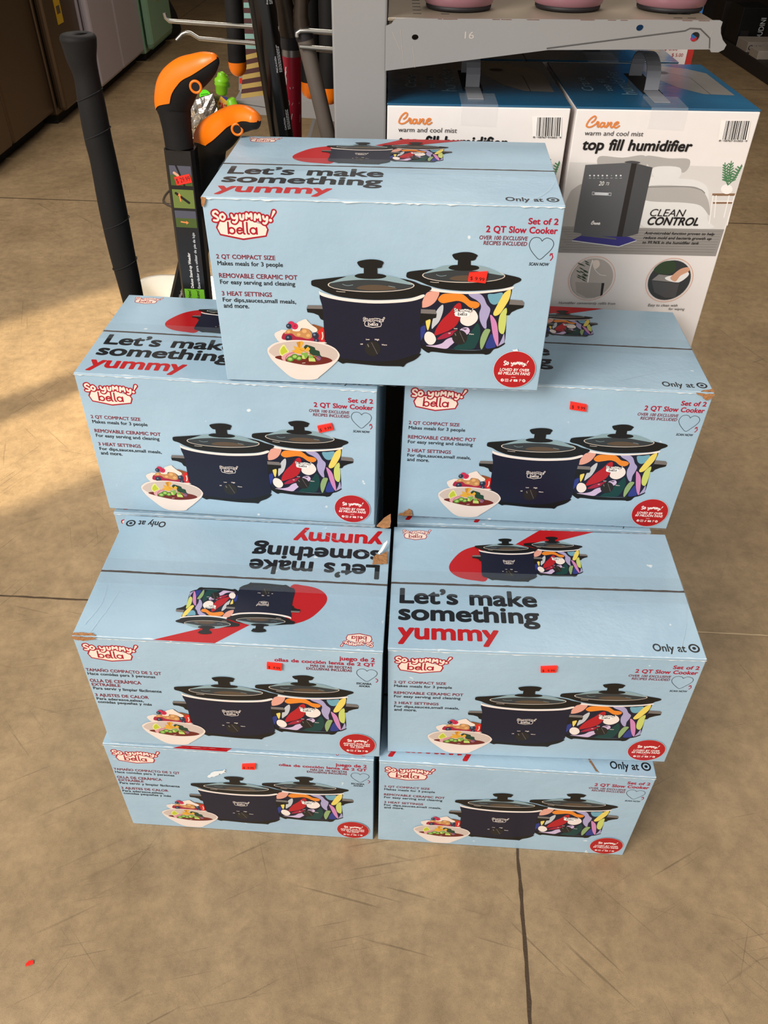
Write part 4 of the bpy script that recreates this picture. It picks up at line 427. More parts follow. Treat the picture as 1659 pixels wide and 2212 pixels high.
def front_mesh(es):
    mb = MB(); mb.box(0.0005, 0, 0.0005, W - 0.0005, 0.003, H - 0.001, cardm, 0.001)
    pr = Print(mb, lambda x, y, z: (x / 1000, -0.00012 - z, y / 1000))
    pr.run(ES if es else EN); pr.run(POTS); pr.run(BOWL); pr.run(BADGE_ES if es else BADGE_EN)
    worn_line(pr, 0.5, 439.5, 257.3, 0.5, 2.2, -1); worn_line(pr, 0.5, 439.5, 0.6, 0.0, 0.5, 1)
    return mb.mesh('front_panel')


def flap_mesh(front, rot):
    mb = MB(); y0, y1 = (0.0, D / 2 - 0.0012) if front else (D / 2 + 0.0012, D)
    zt = H; mb.box(0, y0, H - 0.0035, W, y1, zt, cardm, 0.0012)
    ye = y1 if front else y0
    sgn = 1 if front else -1
    V = []; n = 60                                                   # frayed brown edge at the seam
    for i in range(n + 1):
        x = W * i / n; V += [(x, ye - sgn * rnd.uniform(0.0000, 0.0011), zt + 0.00005), (x, ye + sgn * 0.0004, zt + 0.00003), (x, ye + sgn * 0.0004, H - 0.0035)]
    mb.add(V, [q for i in range(n) for q in ((3 * i, 3 * i + 3, 3 * i + 4, 3 * i + 1), (3 * i + 1, 3 * i + 4, 3 * i + 5, 3 * i + 2))], dark_core)
    if rot: mp = lambda x, y, z: (W - x / 1000, D - y / 1000, zt + 0.00012 + z)
    else: mp = lambda x, y, z: (x / 1000, y / 1000, zt + 0.00012 + z)
    pr = Print(mb, mp)
    if front != rot: pr.run(TOPF)
    else:
        pr.run(TOPB); sx, ox, sy, oy = TOPX; pr.run(POTS, lambda q: (q[0] * sx + ox, q[1] * sy + oy), sx, sy)
    pr2 = Print(mb, lambda x, y, z: (x / 1000, y / 1000, zt + 0.0001 + z))
    if front: worn_line(pr2, 0.5, 439.5, 0.6, 0.5, 2.0, 1)
    return mb.mesh('top_flap')


bb = MB(); bb.box(0.0008, 0.003, 0, W - 0.0008, D, H - 0.0035, cardm, 0.0012); bb.box(0.004, D / 2 - 0.0013, H - 0.0034, W - 0.004, D / 2 + 0.0013, H - 0.0012, dark_core)
BODY = bb.mesh('carton_body')
tb = MB()
for x0, x1 in ((0.0, W),): tb.add([(x0, D / 2 - 0.026, H + 0.0016), (x1, D / 2 - 0.026, H + 0.0016), (x1, D / 2 + 0.026, H + 0.0016), (x0, D / 2 + 0.026, H + 0.0016)], [(0, 1, 2, 3)], tapem)
for x, s_ in ((-0.0006, 1), (W + 0.0006, -1)): tb.add([(x, D / 2 - 0.026, H + 0.001), (x, D / 2 + 0.026, H + 0.001), (x, D / 2 + 0.026, H - 0.045), (x, D / 2 - 0.026, H - 0.045)], [(0, 1, 2, 3)], tapem)
TAPE = tb.mesh('packing_tape')
FRONT = {0: front_mesh(False), 1: front_mesh(True)}
FLAPS = {(f, q): flap_mesh(f, q) for f in (True, False) for q in (True, False)}


def carton(label, x, y, a, z, sx=1.0, sz=1.0, t=0.0, es=0, sticker=None, plain=False, group='slow cooker cartons in the pile'):
    o = thing('slow_cooker_carton', label, 'box', group=group)
    ct, st = math.cos(t), math.sin(t)
    R = Matrix(((ct, 0, -st, 0), (0, 1, 0, 0), (st, 0, ct, 0), (0, 0, 0, 1)))
    o.matrix_world = Matrix.Translation((x, y, z)) @ Matrix.Rotation(a, 4, 'Z') @ R @ Matrix.Diagonal((sx, 1, sz, 1))
    link('carton_body', BODY, o); fp = link('front_panel', FRONT[es], o)
    link('top_flap', FLAPS[(True, bool(es))], o); link('top_flap', FLAPS[(False, bool(es))], o); link('packing_tape', TAPE, o)
    if sticker:
        q, txt = sticker; mb = MB(); pr = Print(mb, lambda u, v, z_: (u / 1000, -0.0035 - z_, v / 1000))
        mb.add([(u / 1000, yy, v / 1000) for yy in (-0.0034, -0.0002) for u, v in q], [(3, 2, 1, 0), (0, 1, 5, 4), (1, 2, 6, 5), (2, 3, 7, 6), (3, 0, 4, 7)], stick)
        p0, p1, p2, p3 = q; A = Vector(p3); U = Vector(p2) - A; V = Vector(p0) - A
        pt = Print(mb, lambda u, v, z_: ((A.x + U.x * u + V.x * v) / 1000, -0.0036 - z_, (A.y + U.y * u + V.y * v) / 1000))
        pt.text(txt, 0.10, 0.9, 0.22, 0.42, 0.1, 0, 'blk')
        so = mb.obj('price_sticker', fp); so['label'] = 'neon red price sticker reading 9.99'
    return o


S = STICK
cA = carton('pale blue slow cooker carton alone on the topmost tier of the pile', -0.2277, 0.9793, -0.0481, 0.7786, 1.0030, 0.998, 0.0077, 0, (S['A'], '$ 9.99'))
cB = carton('pale blue carton just below the topmost one, its left end nearest the black ribbed handle', -0.4541, 0.9922, -0.0593, 0.5218, 0.9993, 0.9950, -0.0106, 0, (S['B'], '$  9.99'))
cC = carton('pale blue carton with a crushed brown top corner, just below the topmost one', 0.0228, 1.0053, -0.0305, 0.5048, 1.0243, 1.0319, -0.0176, 0, (S['C'], '$  9.99'))
cD = carton('Spanish-printed carton showing a torn top with upside-down yummy lettering', -0.4338, 0.7187, -0.039, 0.2632, 0.9858, 1.0063, -0.0093, 1, (S['D'], '$  9.99'))
cE = carton('pale blue carton whose whole top shows upright Let’s make something yummy lettering', 0.0118, 0.7127, -0.0336, 0.2579, 0.9988, 0.9877, 0.0138, 0, (S['E'], '$  9.99'))
cF = carton('Spanish-printed carton standing on the concrete floor under the torn Spanish one', -0.4477, 0.7198, -0.0525, 0.0, 0.9971, 0.9932, 0.0, 1, (S['F'], '$  9.99'))
cG = carton('English-printed carton standing on the concrete floor with no price sticker', -0.0014, 0.6973, -0.05, 0.0, 0.9927, 0.989, 0.0, 0)
carton('carton behind the torn Spanish one, only a pale edge strip showing under the carton above', -0.449, 0.991, -0.05, 0.2585, 0.99, 0.99)
carton('carton behind the one with the full yummy lettering, a strip showing under the crushed-corner carton', 0.0225, 0.9985, -0.0305, 0.2462, 0.965, 0.962)
carton('carton on the floor at the back of the pile behind the Spanish pair', -0.449, 0.988, -0.05, 0.0, 0.99, 0.996)
carton('carton on the floor at the back of the pile behind the English pair', 0.025, 0.993, -0.03, 0.0, 0.97, 0.948)


# damage: torn card, scuffs and creases on single cartons
def patch(name, parent, pts, mapper, m, lift=0.0004, thick=0.0008):
    mb = MB(); tr = tessellate_polygon([[Vector((q[0], q[1], 0)) for q in pts]]); n = len(pts)
    mb.add([mapper(q[0], q[1], lift + thick) for q in pts] + [mapper(q[0], q[1], lift * 0.2) for q in pts], [list(t) for t in tr] + [(i, (i + 1) % n, n + (i + 1) % n, n + i) for i in range(n)], m)
    return mb.obj(name, parent)


def ragged(pts, k=4, j=1.0):
    out = []
    for i, q in enumerate(pts):
        e = pts[(i + 1) % len(pts)]
        for s_ in range(k): t = s_ / k; out.append((q[0] + (e[0] - q[0]) * t + rnd.uniform(-j, j), q[1] + (e[1] - q[1]) * t + rnd.uniform(-j, j)))
    return out


onTop = lambda x, y, z: (x / 1000, y / 1000, H + 0.0018 + z)
onFront = lambda x, y, z: (x / 1000, -0.0016 - z, y / 1000)
patch('torn_patch', cD, ragged(DMG['D_top'], 4, 0.8), onTop, torn)['label'] = 'bare brown torn cardboard'
patch('torn_shred', cD, ragged(DMG['D_strip'], 3, 0.4), lambda x, y, z: (x / 1000, y / 1000, H + 0.004 + z + (y - 185) * 0.00025), worn)['label'] = 'curled pale paper shred'
patch('torn_flap_corner', cD, ragged(DMG['D_flap'], 3, 0.4), lambda x, y, z: (x / 1000, y / 1000, H + 0.003 + z + (x - 416) * 0.0006), torn, 0.0006, 0.0025)['label'] = 'lifted brown cardboard corner'
patch('torn_edge', cD, ragged([(0.3, 258.2), (17, 258.2), (35, 258.2), (31, 254.2), (16, 251.5), (4.5, 252)], 5, 0.6), onFront, torn)['label'] = 'ripped brown edge'
patch('torn_edge', cD, ragged([(0.3, 0.3), (18, 0.3), (34, 0.3), (28, 4.5), (14, 5), (3, 4)], 5, 0.7), lambda x, y, z: (x / 1000, y / 1000, H + 0.0006 + z), torn)['label'] = 'ripped brown edge'
patch('torn_edge', cC, ragged([(414, 257.5), (440, 258), (438, 250), (430, 246.5), (424, 252)], 4, 0.9), onFront, torn)['label'] = 'ripped brown corner'
patch('torn_edge', cC, ragged([(420, 0.4), (440, 0.4), (440, 9), (432, 5)], 4, 0.9), lambda x, y, z: (x / 1000, y / 1000, H + 0.0006 + z), torn)['label'] = 'ripped brown corner'
patch('torn_edge', cC, ragged([(0.5, 5), (9, 9), (17, 17), (22, 15), (24, 5), (12, 2)], 4, 0.8), onFront, torn)['label'] = 'ripped brown corner'
patch('torn_edge', cA, ragged([(0.4, 258), (7, 258), (5, 250), (1, 247)], 3, 0.6), onFront, torn)['label'] = 'ripped brown corner'
patch('scuff', cF, ragged(DMG['F_scuff'], 4, 1.6), onFront, worn, 0.0001, 0.0001)['label'] = 'white scuff mark'
patch('scuff', cA, ragged([(398, 64), (404, 66), (408, 59), (403, 56)], 3, 1.2), onFront, worn, 0.0001, 0.0001)['label'] = 'white scuff mark'
patch('slit', cG, ragged([(334, 32), (338, 20), (345, 5), (350, 3), (346, 10), (340, 24)], 3, 0.5), lambda x, y, z: (x / 1000, y / 1000, H + 0.0005 + z), kraft, 0.0001, 0.0002)['label'] = 'brown cut in the flap'
for cc, lines in ((cC, [[(30, 60), (150, 75), (235, 40), (300, 14)], [(310, 20), (380, 55), (428, 75)], [(5, 100), (200, 112), (420, 104)]]), (cD, [[(12, 20), (22, 60), (18, 100)], [(24, 8), (34, 48), (40, 88)], [(300, 240), (330, 232), (380, 205), (430, 180)]]),
                  (cA, [[(400, 12), (425, 50), (438, 95)], [(250, 104), (340, 100), (436, 98)]]), (cE, [[(405, 10), (425, 60), (437, 110)], [(330, 95), (390, 98), (438, 90)]])):
    for l in lines:
        mb = MB(); pr = Print(mb, lambda x, y, z: (x / 1000, y / 1000, H + 0.0017 + z))
        l = smooth_open(l, 9); pr.stroke([(q[0] + rnd.uniform(-.7, .7), q[1] + rnd.uniform(-.7, .7)) for q in l], 0.55, creasem, False, None, 0.15)
        mb.obj('crease', cc)['label'] = 'whitened crease in the card'

# ================================================================== HUMIDIFIER BOXES
hw, hd, hh = 0.274, 0.305, 0.459
whitec = mat('glossy_white_card', '#efe6e1', 0.3, var=0.03, bump=0.05, bscale=30); lidm = mat('glossy_blue_card', '#1b5678', 0.22, var=0.2, nscale=6, bump=0.35, bscale=18, spec=0.7)
strapm = mat('grey_plastic_strap', '#8f9096', 0.45); slot = mat('dark_slot', '#120f0e', 0.9)
hb = MB(); hb.box(0, 0, 0, hw, hd, hh - 0.003, whitec, 0.0015)
pr = Print(hb, lambda x, y, z: (x / 1000, -0.0001 - z, y / 1000)); pr.run(HUM)
HBODY = hb.mesh('box_body')
lb = MB(); lb.box(-0.0005, 0.001, hh - 0.003, hw + 0.0005, hd + 0.0005, hh, lidm, 0.001)
pl = Print(lb, lambda x, y, z: (x, y, hh + 0.0001 + z))
pl.poly([(0.15, 0.30), (0.16, 0.20), (0.185, 0.13), (0.215, 0.09), (0.262, 0.085), (0.262, 0.235), (0.235, 0.27), (0.19, 0.29)], mat('lid_photo_grey', '#77736e', 0.25, var=0.15, nscale=10, bump=0.35, bscale=18, spec=0.7))
pl.stroke([(0.225, 0.088), (0.225, 0.2), (0.19, 0.24)], 0.0012, 'dkt', False); pl.disc(0.185, 0.235, 0.012, 'prodk', 20)
lt = mat('lid_faint_lettering', '#7fa0b2', 0.3)
for t_, x_, y0_, y1_, c_ in (('Crane', 0.045, 0.10, 0.19, 0.018), ('top fill', 0.075, 0.10, 0.18, 0.012), ('humidifier', 0.108, 0.08, 0.24, 0.024)):
    p2 = Print(lb, lambda x, y, z, X_=x_: (X_ - y, x, hh + 0.0002 + z)); p2.text(t_, y0_, y1_, 0, c_, 0.3, 0, lt)
lb.add([(0.118, 0.085, hh + 0.0003), (0.150, 0.085, hh + 0.0003), (0.150, 0.225, hh + 0.0003), (0.118, 0.225, hh + 0.0003)], [(0, 1, 2, 3)], slot)
HLID = lb.mesh('lid')
stb = MB(); arc = [(0.134 , 0.10 + 0.11 * (1 - math.cos(math.pi * k / 14)) / 2, hh + 0.0022 + 0.043 * math.sin(math.pi * k / 14) ** 0.6) for k in range(15)]
V = []
for q in arc: V += [(q[0] - 0.011, q[1], q[2]), (q[0] + 0.011, q[1], q[2])]
V2 = [(q[0], q[1] + (0.0018 if i < 16 else -0.0018), q[2] - 0.0018) for i, q in enumerate(V)]; n_ = len(V)
stb.add(V + V2, [(2 * i, 2 * i + 1, 2 * i + 3, 2 * i + 2) for i in range(14)] + [(n_ + 2 * i, n_ + 2 * i + 2, n_ + 2 * i + 3, n_ + 2 * i + 1) for i in range(14)] + [(2 * i, 2 * i + 2, n_ + 2 * i + 2, n_ + 2 * i) for i in range(14)] + [(2 * i + 1, n_ + 2 * i + 1, n_ + 2 * i + 3, 2 * i + 3) for i in range(14)], strapm)
stb.box(0.122, 0.03, hh + 0.0004, 0.146, 0.1, hh + 0.0018, strapm)
STRAP = stb.mesh('carry_strap')
tp = MB(); tp.add([(0.11, 0.06, hh + 0.0024), (0.165, 0.06, hh + 0.0024), (0.165, -0.0012, hh + 0.0012), (0.11, -0.0012, hh + 0.0012), (0.165, -0.0012, hh - 0.03), (0.11, -0.0012, hh - 0.028)], [(0, 1, 2, 3), (3, 2, 4, 5)], mat('clear_box_tape', '#e8e8e8', 0.1, alpha=0.16, spec=0.8))
HTAPE = tp.mesh('clear_tape')


def humidifier(label, x, y, z, rz=0.0, strap=True):
    o = thing('humidifier_box', label, 'box', (x, y, z), 'humidifier boxes on the shelf base', rz)
    link('box_body', HBODY, o); ld = link('lid', HLID, o); link('clear_tape', HTAPE, o)
    if strap: link('carry_strap', STRAP, ld)
    return o


BASE = 0.1482
humidifier('white and blue humidifier box with its grey product picture and bed photo in full view', 0.278, 1.29, BASE + hh + 0.003)
humidifier('white humidifier box tucked under the grey bracket, half hidden by the topmost carton', -0.005, 1.292, BASE + hh + 0.003)
humidifier('humidifier box behind the full-view one, showing only a glossy strip of blue lid', 0.243, 1.612, BASE + hh + 0.003, 0, False)
humidifier('humidifier box in the shade deep under the shelf, only its dark blue lid showing', -0.033, 1.612, BASE + hh + 0.003, 0, False)
dkc = mat('gap_shade_card', '#2c221b', 0.8)  # dark brown stands in for the unlit gap; unseen cartons added as support
for lab, x_, y_ in (('added unseen carton, coloured as gap shade, under the full-view humidifier box', 0.278, 1.292), ('added unseen carton, coloured as gap shade, under the half hidden humidifier box', -0.005, 1.294), ('added unseen carton, coloured as gap shade, in the rear row, outer column', 0.25, 1.614), ('added unseen carton, coloured as gap shade, in the rear row, inner column', -0.033, 1.614)):
    o = thing('added_support_carton', lab, 'box', (x_, y_, BASE), 'added shade-coloured cartons under the humidifier boxes'); a_ = MB(); a_.box(0, 0, 0, hw - 0.004, hd - 0.006, hh + 0.001, dkc, 0.002); a_.obj('carton_body', o)
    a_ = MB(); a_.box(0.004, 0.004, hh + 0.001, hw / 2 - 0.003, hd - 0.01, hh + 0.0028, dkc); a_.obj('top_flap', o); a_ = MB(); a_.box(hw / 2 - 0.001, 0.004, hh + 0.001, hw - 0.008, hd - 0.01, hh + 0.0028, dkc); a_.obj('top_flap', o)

# ================================================================== SHELVING
grey = mat('grey_powder_coat', '#8d8a88', 0.45, var=0.05, nscale=8, bump=0.03, bscale=200); greyd = mat('grey_shelf_top', '#8a7d6c', 0.3, var=0.12, nscale=6)
pegm = mat('brown_pegboard', '#3a2c22', 0.8); edgem = mat('chipped_edge', '#b9aea2', 0.6)
gon = thing('shelving_unit', 'grey metal shop shelving unit with wide plain upright behind the pile', 'shelving', (-0.045, 1.33, 0))



def gpart(name, mb): o = mb.obj(name, gon); o.matrix_parent_inverse = Matrix(); o.location = (0.045, -1.33, 0); return o


for y_ in (1.292, 2.52, 3.75):
    m_ = MB(); m_.box(-0.085, y_ + 0.0015, 0, -0.007, y_ + 0.05, 2.1, grey, 0.003); gpart('upright', m_)
m_ = MB(); m_.box(-0.056, 1.345, 0.15, -0.036, 5.0, 2.05, pegm); gpart('back_panel', m_)
m_ = MB(); m_.box(-0.006, 1.2945, 1.1745, 0.4585, 2.5, 1.1785, greyd, 0.001)
m_.box(0.4545, 1.2945, 1.15, 0.4585, 2.5, 1.1745, grey); m_.box(-0.006, 2.45, 1.13, 0.45, 2.4535, 1.1745, grey)
for k in range(7):
    for x_ in (0.03, 0.07, 0.405, 0.425): m_.box(x_, 1.33 + 0.03 * k, 1.1786, x_ + 0.012, 1.332 + 0.03 * k, 1.1789, slot)
shelf_m = m_
circ = lambda x, z, rx, rz, n=18: [(x + rx * math.cos(2 * math.pi * k / n), z + rz * math.sin(2 * math.pi * k / n)) for k in range(n)]
m_ = MB()
m_.prism([(-0.009, 1.113), (0.224, 1.143), (0.453, 1.147), (0.456, 1.1435), (0.466, 1.1435), (0.473, 1.147), (0.475, 1.153), (0.468, 1.159), (0.463, 1.167), (0.461, 1.174), (0.4615, 1.181), (0.458, 1.1825), (0.005, 1.1785), (-0.001, 1.172), (-0.009, 1.169)], 1.289, 1.2925, grey,
         [circ(0.033, 1.156, 0.0048, 0.0036), circ(0.348, 1.172, 0.0052, 0.004), circ(0.428, 1.162, 0.0068, 0.0062)])
m_.tube([(0.221, 1.289, 1.145), (0.412, 1.289, 1.1695), (0.418, 1.289, 1.1725), (0.433, 1.289, 1.172), (0.449, 1.289, 1.161), (0.452, 1.289, 1.1485)], 0.0009, mat('bracket_groove', '#4d4a48', 0.6), 6)
pe = Print(m_, lambda x, y, z: (x, 1.2888 - z, y)); pe.text('16', 0.103, 0.116, 1.1555, 0.0085, 0.1, 0, edgem)
for k in range(14): x_ = rnd.uniform(0.01, 0.43); pe.stroke([(x_, 1.1782 + 0.004 * x_ / 0.46), (x_ + rnd.uniform(.003, .02), 1.1782 + 0.004 * x_ / 0.46)], 0.0008, mat('rust_chip', '#6d4a38', 0.8), False)
for q in ([(0.012, 1.165), (0.018, 1.12)], [(0.03, 1.145), (0.034, 1.118)], [(0.0, 1.163), (0.012, 1.14)], [(0.45, 1.17), (0.4485, 1.162)]): pe.stroke(q, 0.0004, edgem, False)
sh = thing('shelf', 'grey metal shelf on a long tapered bracket stamped 16, carrying the pink canisters', 'shelf', (0, 1.29, 1.15))
for nm, b_ in (('shelf_deck', shelf_m), ('bracket', m_)): o = b_.obj(nm, sh); o.location = (0, -1.29, -1.15)
m_ = MB(); m_.box(-0.03, 1.28, 0.0, 0.60, 2.55, 0.147, grey, 0.003); gpart('base_deck', m_)
m_ = MB(); m_.box(-0.47, 2.6, 0.752, -0.086, 3.7, 0.762, grey, 0.002); sd = m_
m_ = MB(); m_.prism([(-0.475, 0.728), (-0.482, 0.742), (-0.463, 0.764), (-0.086, 0.762), (-0.086, 0.69), (-0.2, 0.715)], 2.594, 2.599, grey, [circ(-0.438, 0.744, 0.0065, 0.006)])
m_.tube([(-0.458, 2.594, 0.728), (-0.459, 2.594, 0.744), (-0.449, 2.594, 0.754), (-0.43, 2.594, 0.752), (-0.3, 2.594, 0.735)], 0.0012, MATS['bracket_groove'], 6); sh = thing('shelf', 'low grey shelf with a notched bracket end beyond the hanging tools', 'shelf', (-0.27, 2.6, 0.73))
for nm, b_ in (('shelf_deck', sd), ('bracket', m_)): o = b_.obj(nm, sh); o.location = (0.27, -2.6, -0.73)
m_ = MB(); m_.box(-0.45, 1.40, 0.0, -0.086, 5.0, 0.12, grey, 0.003); m_.box(-0.43, 1.41, 0.1202, -0.09, 4.9, 0.125, greyd); gpart('base_deck', m_)

# pink canisters on the shelf
pink = mat('satin_pink_enamel', '#93666e', 0.32, var=0.03); rub = mat('black_rubber_base', '#191416', 0.6)
for (x_, y_, lab) in ((0.0985, 1.387, 'pink canister nearest the upright, first of the row on the grey shelf'), (0.263, 1.402, 'pink canister in the middle of the row on the grey shelf'), (0.418, 1.408, 'pink canister nearest the rounded outer end of the grey shelf')):
    t = thing('canister', lab, 'canister', (x_, y_, 1.1793), 'pink canisters on the grey shelf')
    a_ = MB(); a_.lathe([(0, 0.004), (0.046, 0.004), (0.0505, 0.008), (0.0525, 0.016), (0.0535, 0.05), (0.0535, 0.11), (0.052, 0.112), (0.05, 0.108), (0, 0.108)], pink, 48); a_.obj('canister_body', t)
    a_ = MB(); a_.lathe([(0, 0), (0.047, 0), (0.0485, 0.002), (0.0485, 0.006), (0, 0.006)], rub, 48); a_.obj('base_ring', t)
    a_ = MB(); a_.lathe([(0.0535, 0.111), (0.054, 0.118), (0.045, 0.124), (0.012, 0.127), (0.012, 0.138), (0.016, 0.142), (0, 0.144)], pink, 40); a_.obj('lid', t)

# ================================================================== HOOKS AND TOOLS
chrome = mat('zinc_wire', '#a8a39a', 0.28, metal=0.9, var=0.1)
blackp = mat('soft_black_grip', '#100d0c', 0.72, spec=0.3, var=0.06, bump=0.05, bscale=300); orangep = mat('orange_grip_plastic', '#f0760a', 0.36, var=0.04); gloss = mat('gloss_black_tube', '#0c0b0b', 0.18, spec=0.6)


def hook(lab, pts, r_=0.0032):
    a_ = MB(); a_.tube(pts, r_, chrome, 10); return tag(a_.obj('display_hook'), lab, 'hook', 'wire hooks on the upright')


hook('long straight zinc wire hook with an upturned tip, above the kinked one', [(-0.375, 1.52, 1.146), (-0.374, 1.52, 1.139), (-0.369, 1.52, 1.1345), (-0.358, 1.52, 1.134), (-0.2, 1.52, 1.1265), (-0.102, 1.52, 1.121), (-0.05, 1.52, 1.119)], 0.0034)
hook('long zinc wire hook with a kinked bent tip, below the straight one', [(-0.361, 1.52, 1.107), (-0.350, 1.52, 1.116), (-0.343, 1.52, 1.1185), (-0.336, 1.52, 1.1175), (-0.323, 1.52, 1.110), (-0.2, 1.52, 1.102), (-0.102, 1.52, 1.095), (-0.05, 1.52, 1.093)], 0.0034)
hook('short upper zinc hook in front of the grey brown tube', [(-0.140, 1.3445, 1.1445), (-0.140, 1.3445, 1.1495), (-0.135, 1.3445, 1.1525), (-0.123, 1.3445, 1.153), (-0.083, 1.3445, 1.151), (-0.05, 1.3445, 1.149)])
hook('short lower zinc hook in front of the grey brown tube', [(-0.137, 1.3445, 1.132), (-0.083, 1.3445, 1.129), (-0.05, 1.3445, 1.127)])


def spine(pts, n=8):
    out = []; q = [pts[0]] + list(pts) + [pts[-1]]
    for i in range(1, len(q) - 2):
        for j in range(n):
            t = j / n; a, b, c, d = (Vector(k) for k in q[i - 1:i + 3])
            out.append(0.5 * (2 * b + (c - a) * t + (2 * a - 5 * b + 4 * c - d) * t * t + (3 * b - a - 3 * c + d) * t ** 3))
    return out + [Vector(pts[-1])]


def weeder(lab, head, floor_pt, eye, capstart, sleeve, price=None):
    t = thing('stand_up_weeder', lab, 'weeder', floor_pt, 'stand-up weeders beside the pile'); off = Vector(floor_pt)
    sp = spine([h_ for h_ in head], 8); pts = [Vector(q[:3]) - off for q in sp]; rad = [max(0.002, q[3]) for q in sp]
    # rounded end
    pts.append(pts[-1] + (pts[-1] - pts[-2]).normalized() * rad[-1] * 0.35); rad.append(rad[-1] * 0.6); pts.append(pts[-1] + (pts[-1] - pts[-2]).normalized() * 0.001); rad.append(0.0005)
    n = len(pts)
    g_ = MB(); g_.tube(pts, rad, blackp, 32, True, None, 0.86); hg = g_.obj('handle_grip', t)
    c_ = MB(); V = []; K = 24; i0 = int(capstart * 8)
    for i in range(i0, n):
        tg = (pts[min(i + 1, n - 1)] - pts[max(i - 1, 0)]).normalized(); back = tg.cross(Vector((0, 1, 0))).normalized()   # across the grip
        outer = -back if back.z < 0 and back.x > 0 else back
        if outer.z < -0.2 or (abs(outer.z) < 0.3 and outer.x > 0): outer = -outer
        side = outer.cross(tg).normalized()
        if side.y > 0: side = -side
        amax = math.radians(88) * min(1.0, 0.1 + ((i - i0) / 9.0) ** 0.8)
        for k in range(K + 1):
            q = -amax + 2 * amax * k / K
            V.append(pts[i] + outer * (math.cos(q) * (rad[i] + 0.0012)) + side * (math.sin(q) * (rad[i] * 0.86 + 0.0012)))
    rows = n - i0
    c_.add(V, [(i * (K + 1) + k, i * (K + 1) + k + 1, (i + 1) * (K + 1) + k + 1, (i + 1) * (K + 1) + k) for i in range(rows - 1) for k in range(K)], orangep, True); c_.obj('grip_cap', hg)['label'] = 'orange soft cap'
    e_ = MB(); ev = Vector(eye) - off; e_.torus(ev, 0.0074, 0.0019, orangep)
    e_.add([(ev.x + 0.007 * math.cos(a), ev.y - 0.0005, ev.z + 0.007 * math.sin(a)) for a in [2 * math.pi * k / 20 for k in range(20)]], [list(range(20))], slot); e_.obj('hang_eyelet', hg)['label'] = 'orange ringed hole'
    s_ = MB(); top = pts[0]; s_.tube([top, (0, 0, 0.15)], 0.0135, gloss, 20)
    for k in (-1, 1): s_.tube([(0, 0, 0.16), (k * 0.02, 0, 0.11), (k * 0.022, 0, 0.0)], [0.006, 0.006, 0.002], chrome, 8)
    s_.box(-0.045, -0.02, 0.10, 0.045, 0.02, 0.115, gloss, 0.003); s_.obj('shaft', t)
    if sleeve:
        L = (top - Vector((0, 0, 0.15))); ax = (Vector((0, 0, 0.15)) - top).normalized(); wdt = 0.0232
        U = Vector((1, 0, 0)); U = (U - ax * U.dot(ax)).normalized(); Nn = ax.cross(U).normalized()
        if Nn.y > 0: Nn = -Nn
        l_ = MB(); ln = 0.44; st0 = top + ax * 0.002
        ring_ = [(-wdt, 0.006), (-wdt, -0.018), (wdt, -0.018), (wdt, 0.006), (wdt * .8, 0.0135), (-wdt * .8, 0.0135)]
        V = [st0 + ax * (ln * e) + U * a + Nn * b for e in (0, 1) for a, b in ring_]
        l_.add(V, [(i, (i + 1) % 6, 6 + (i + 1) % 6, 6 + i) for i in range(6)] + [list(range(6)), list(range(6, 12))[::-1]], mat('black_card_sleeve', '#1b1a1b', 0.3, spec=0.5))
        pz = Print(l_, lambda x, y, z: st0 + ax * (ln - y) + U * x + Nn * (0.0138 + z)); w_ = wdt * 0.72; top_ = ln
        if sleeve == 1:
            def pic(y0, y1, c): pz.poly([(-w_, top_ - y0), (w_, top_ - y0), (w_, top_ - y1), (-w_, top_ - y1)], c)
            pic(0.022, 0.036, 'jacket'); pic(0.036, 0.052, 'grass'); pz.stroke([(-0.010, top_ - 0.033), (0.0, top_ - 0.040)], 0.004, 'skin', False); pz.stroke([(-0.006, top_ - 0.022), (0.004, top_ - 0.052)], 0.003, 'blk', False)
            pic(0.058, 0.087, 'grass2'); pz.stroke([(-0.011, top_ - 0.064), (0.008, top_ - 0.078)], 0.004, 'blk', False)
            pz.stroke([(-0.005, top_ - 0.076), (-0.006, top_ - 0.066)], 0.002, 'torange', False); pz.poly([(-0.0085, top_ - 0.068), (-0.0035, top_ - 0.068), (-0.006, top_ - 0.063)], 'torange')
            pic(0.091, 0.103, 'jacket'); pic(0.103, 0.118, 'grass'); pz.stroke([(-0.008, top_ - 0.109), (0.001, top_ - 0.110)], 0.0022, 'torange', False); pz.poly([(0.0, top_ - 0.107), (0.0, top_ - 0.113), (0.004, top_ - 0.110)], 'torange')
            pic(0.224, 0.30, 'newgreen')
            pv = lambda X_: Print(l_, lambda x, y, z: st0 + ax * (ln - (top_ - 0.222) - x) + U * (X_ - y) + Nn * (0.0142 + z))
            pv(0.0).text('Deluxe Stand-up Weeder', 0.0, 0.062, 0, 0.0044, 0.9, 0.1, 'white'); pv(0.011).text('Escardador para utilizar de pie de lujo', 0.0, 0.096, 0, 0.0040, 0.6, 0, 'lgrey')
            pv(-0.006).text('New!', -0.018, -0.004, 0, 0.005, 1, 0.1, 'blk'); pv(0.008).text('Nuevo!', -0.021, -0.004, 0, 0.005, 1, 0.1, 'blk')
        else:
            pv = Print(l_, lambda x, y, z: st0 + ax * (0.262 - x) + U * (-0.003 - y) + Nn * (0.0142 + z)); pv.text('Deluxe Stand-up Weeder', 0.0, 0.062, 0, 0.0048, 0.9, 0.1, 'white')
            pv = Print(l_, lambda x, y, z: st0 + ax * (0.262 - x) + U * (0.008 - y) + Nn * (0.0142 + z)); pv.text('Escardador para utilizar', -0.01, 0.05, 0, 0.0038, 0.6, 0, 'lgrey')
            pz.poly([(-w_, 0.17), (w_, 0.165), (w_, 0.10), (-w_, 0.10)], 'newgreen')
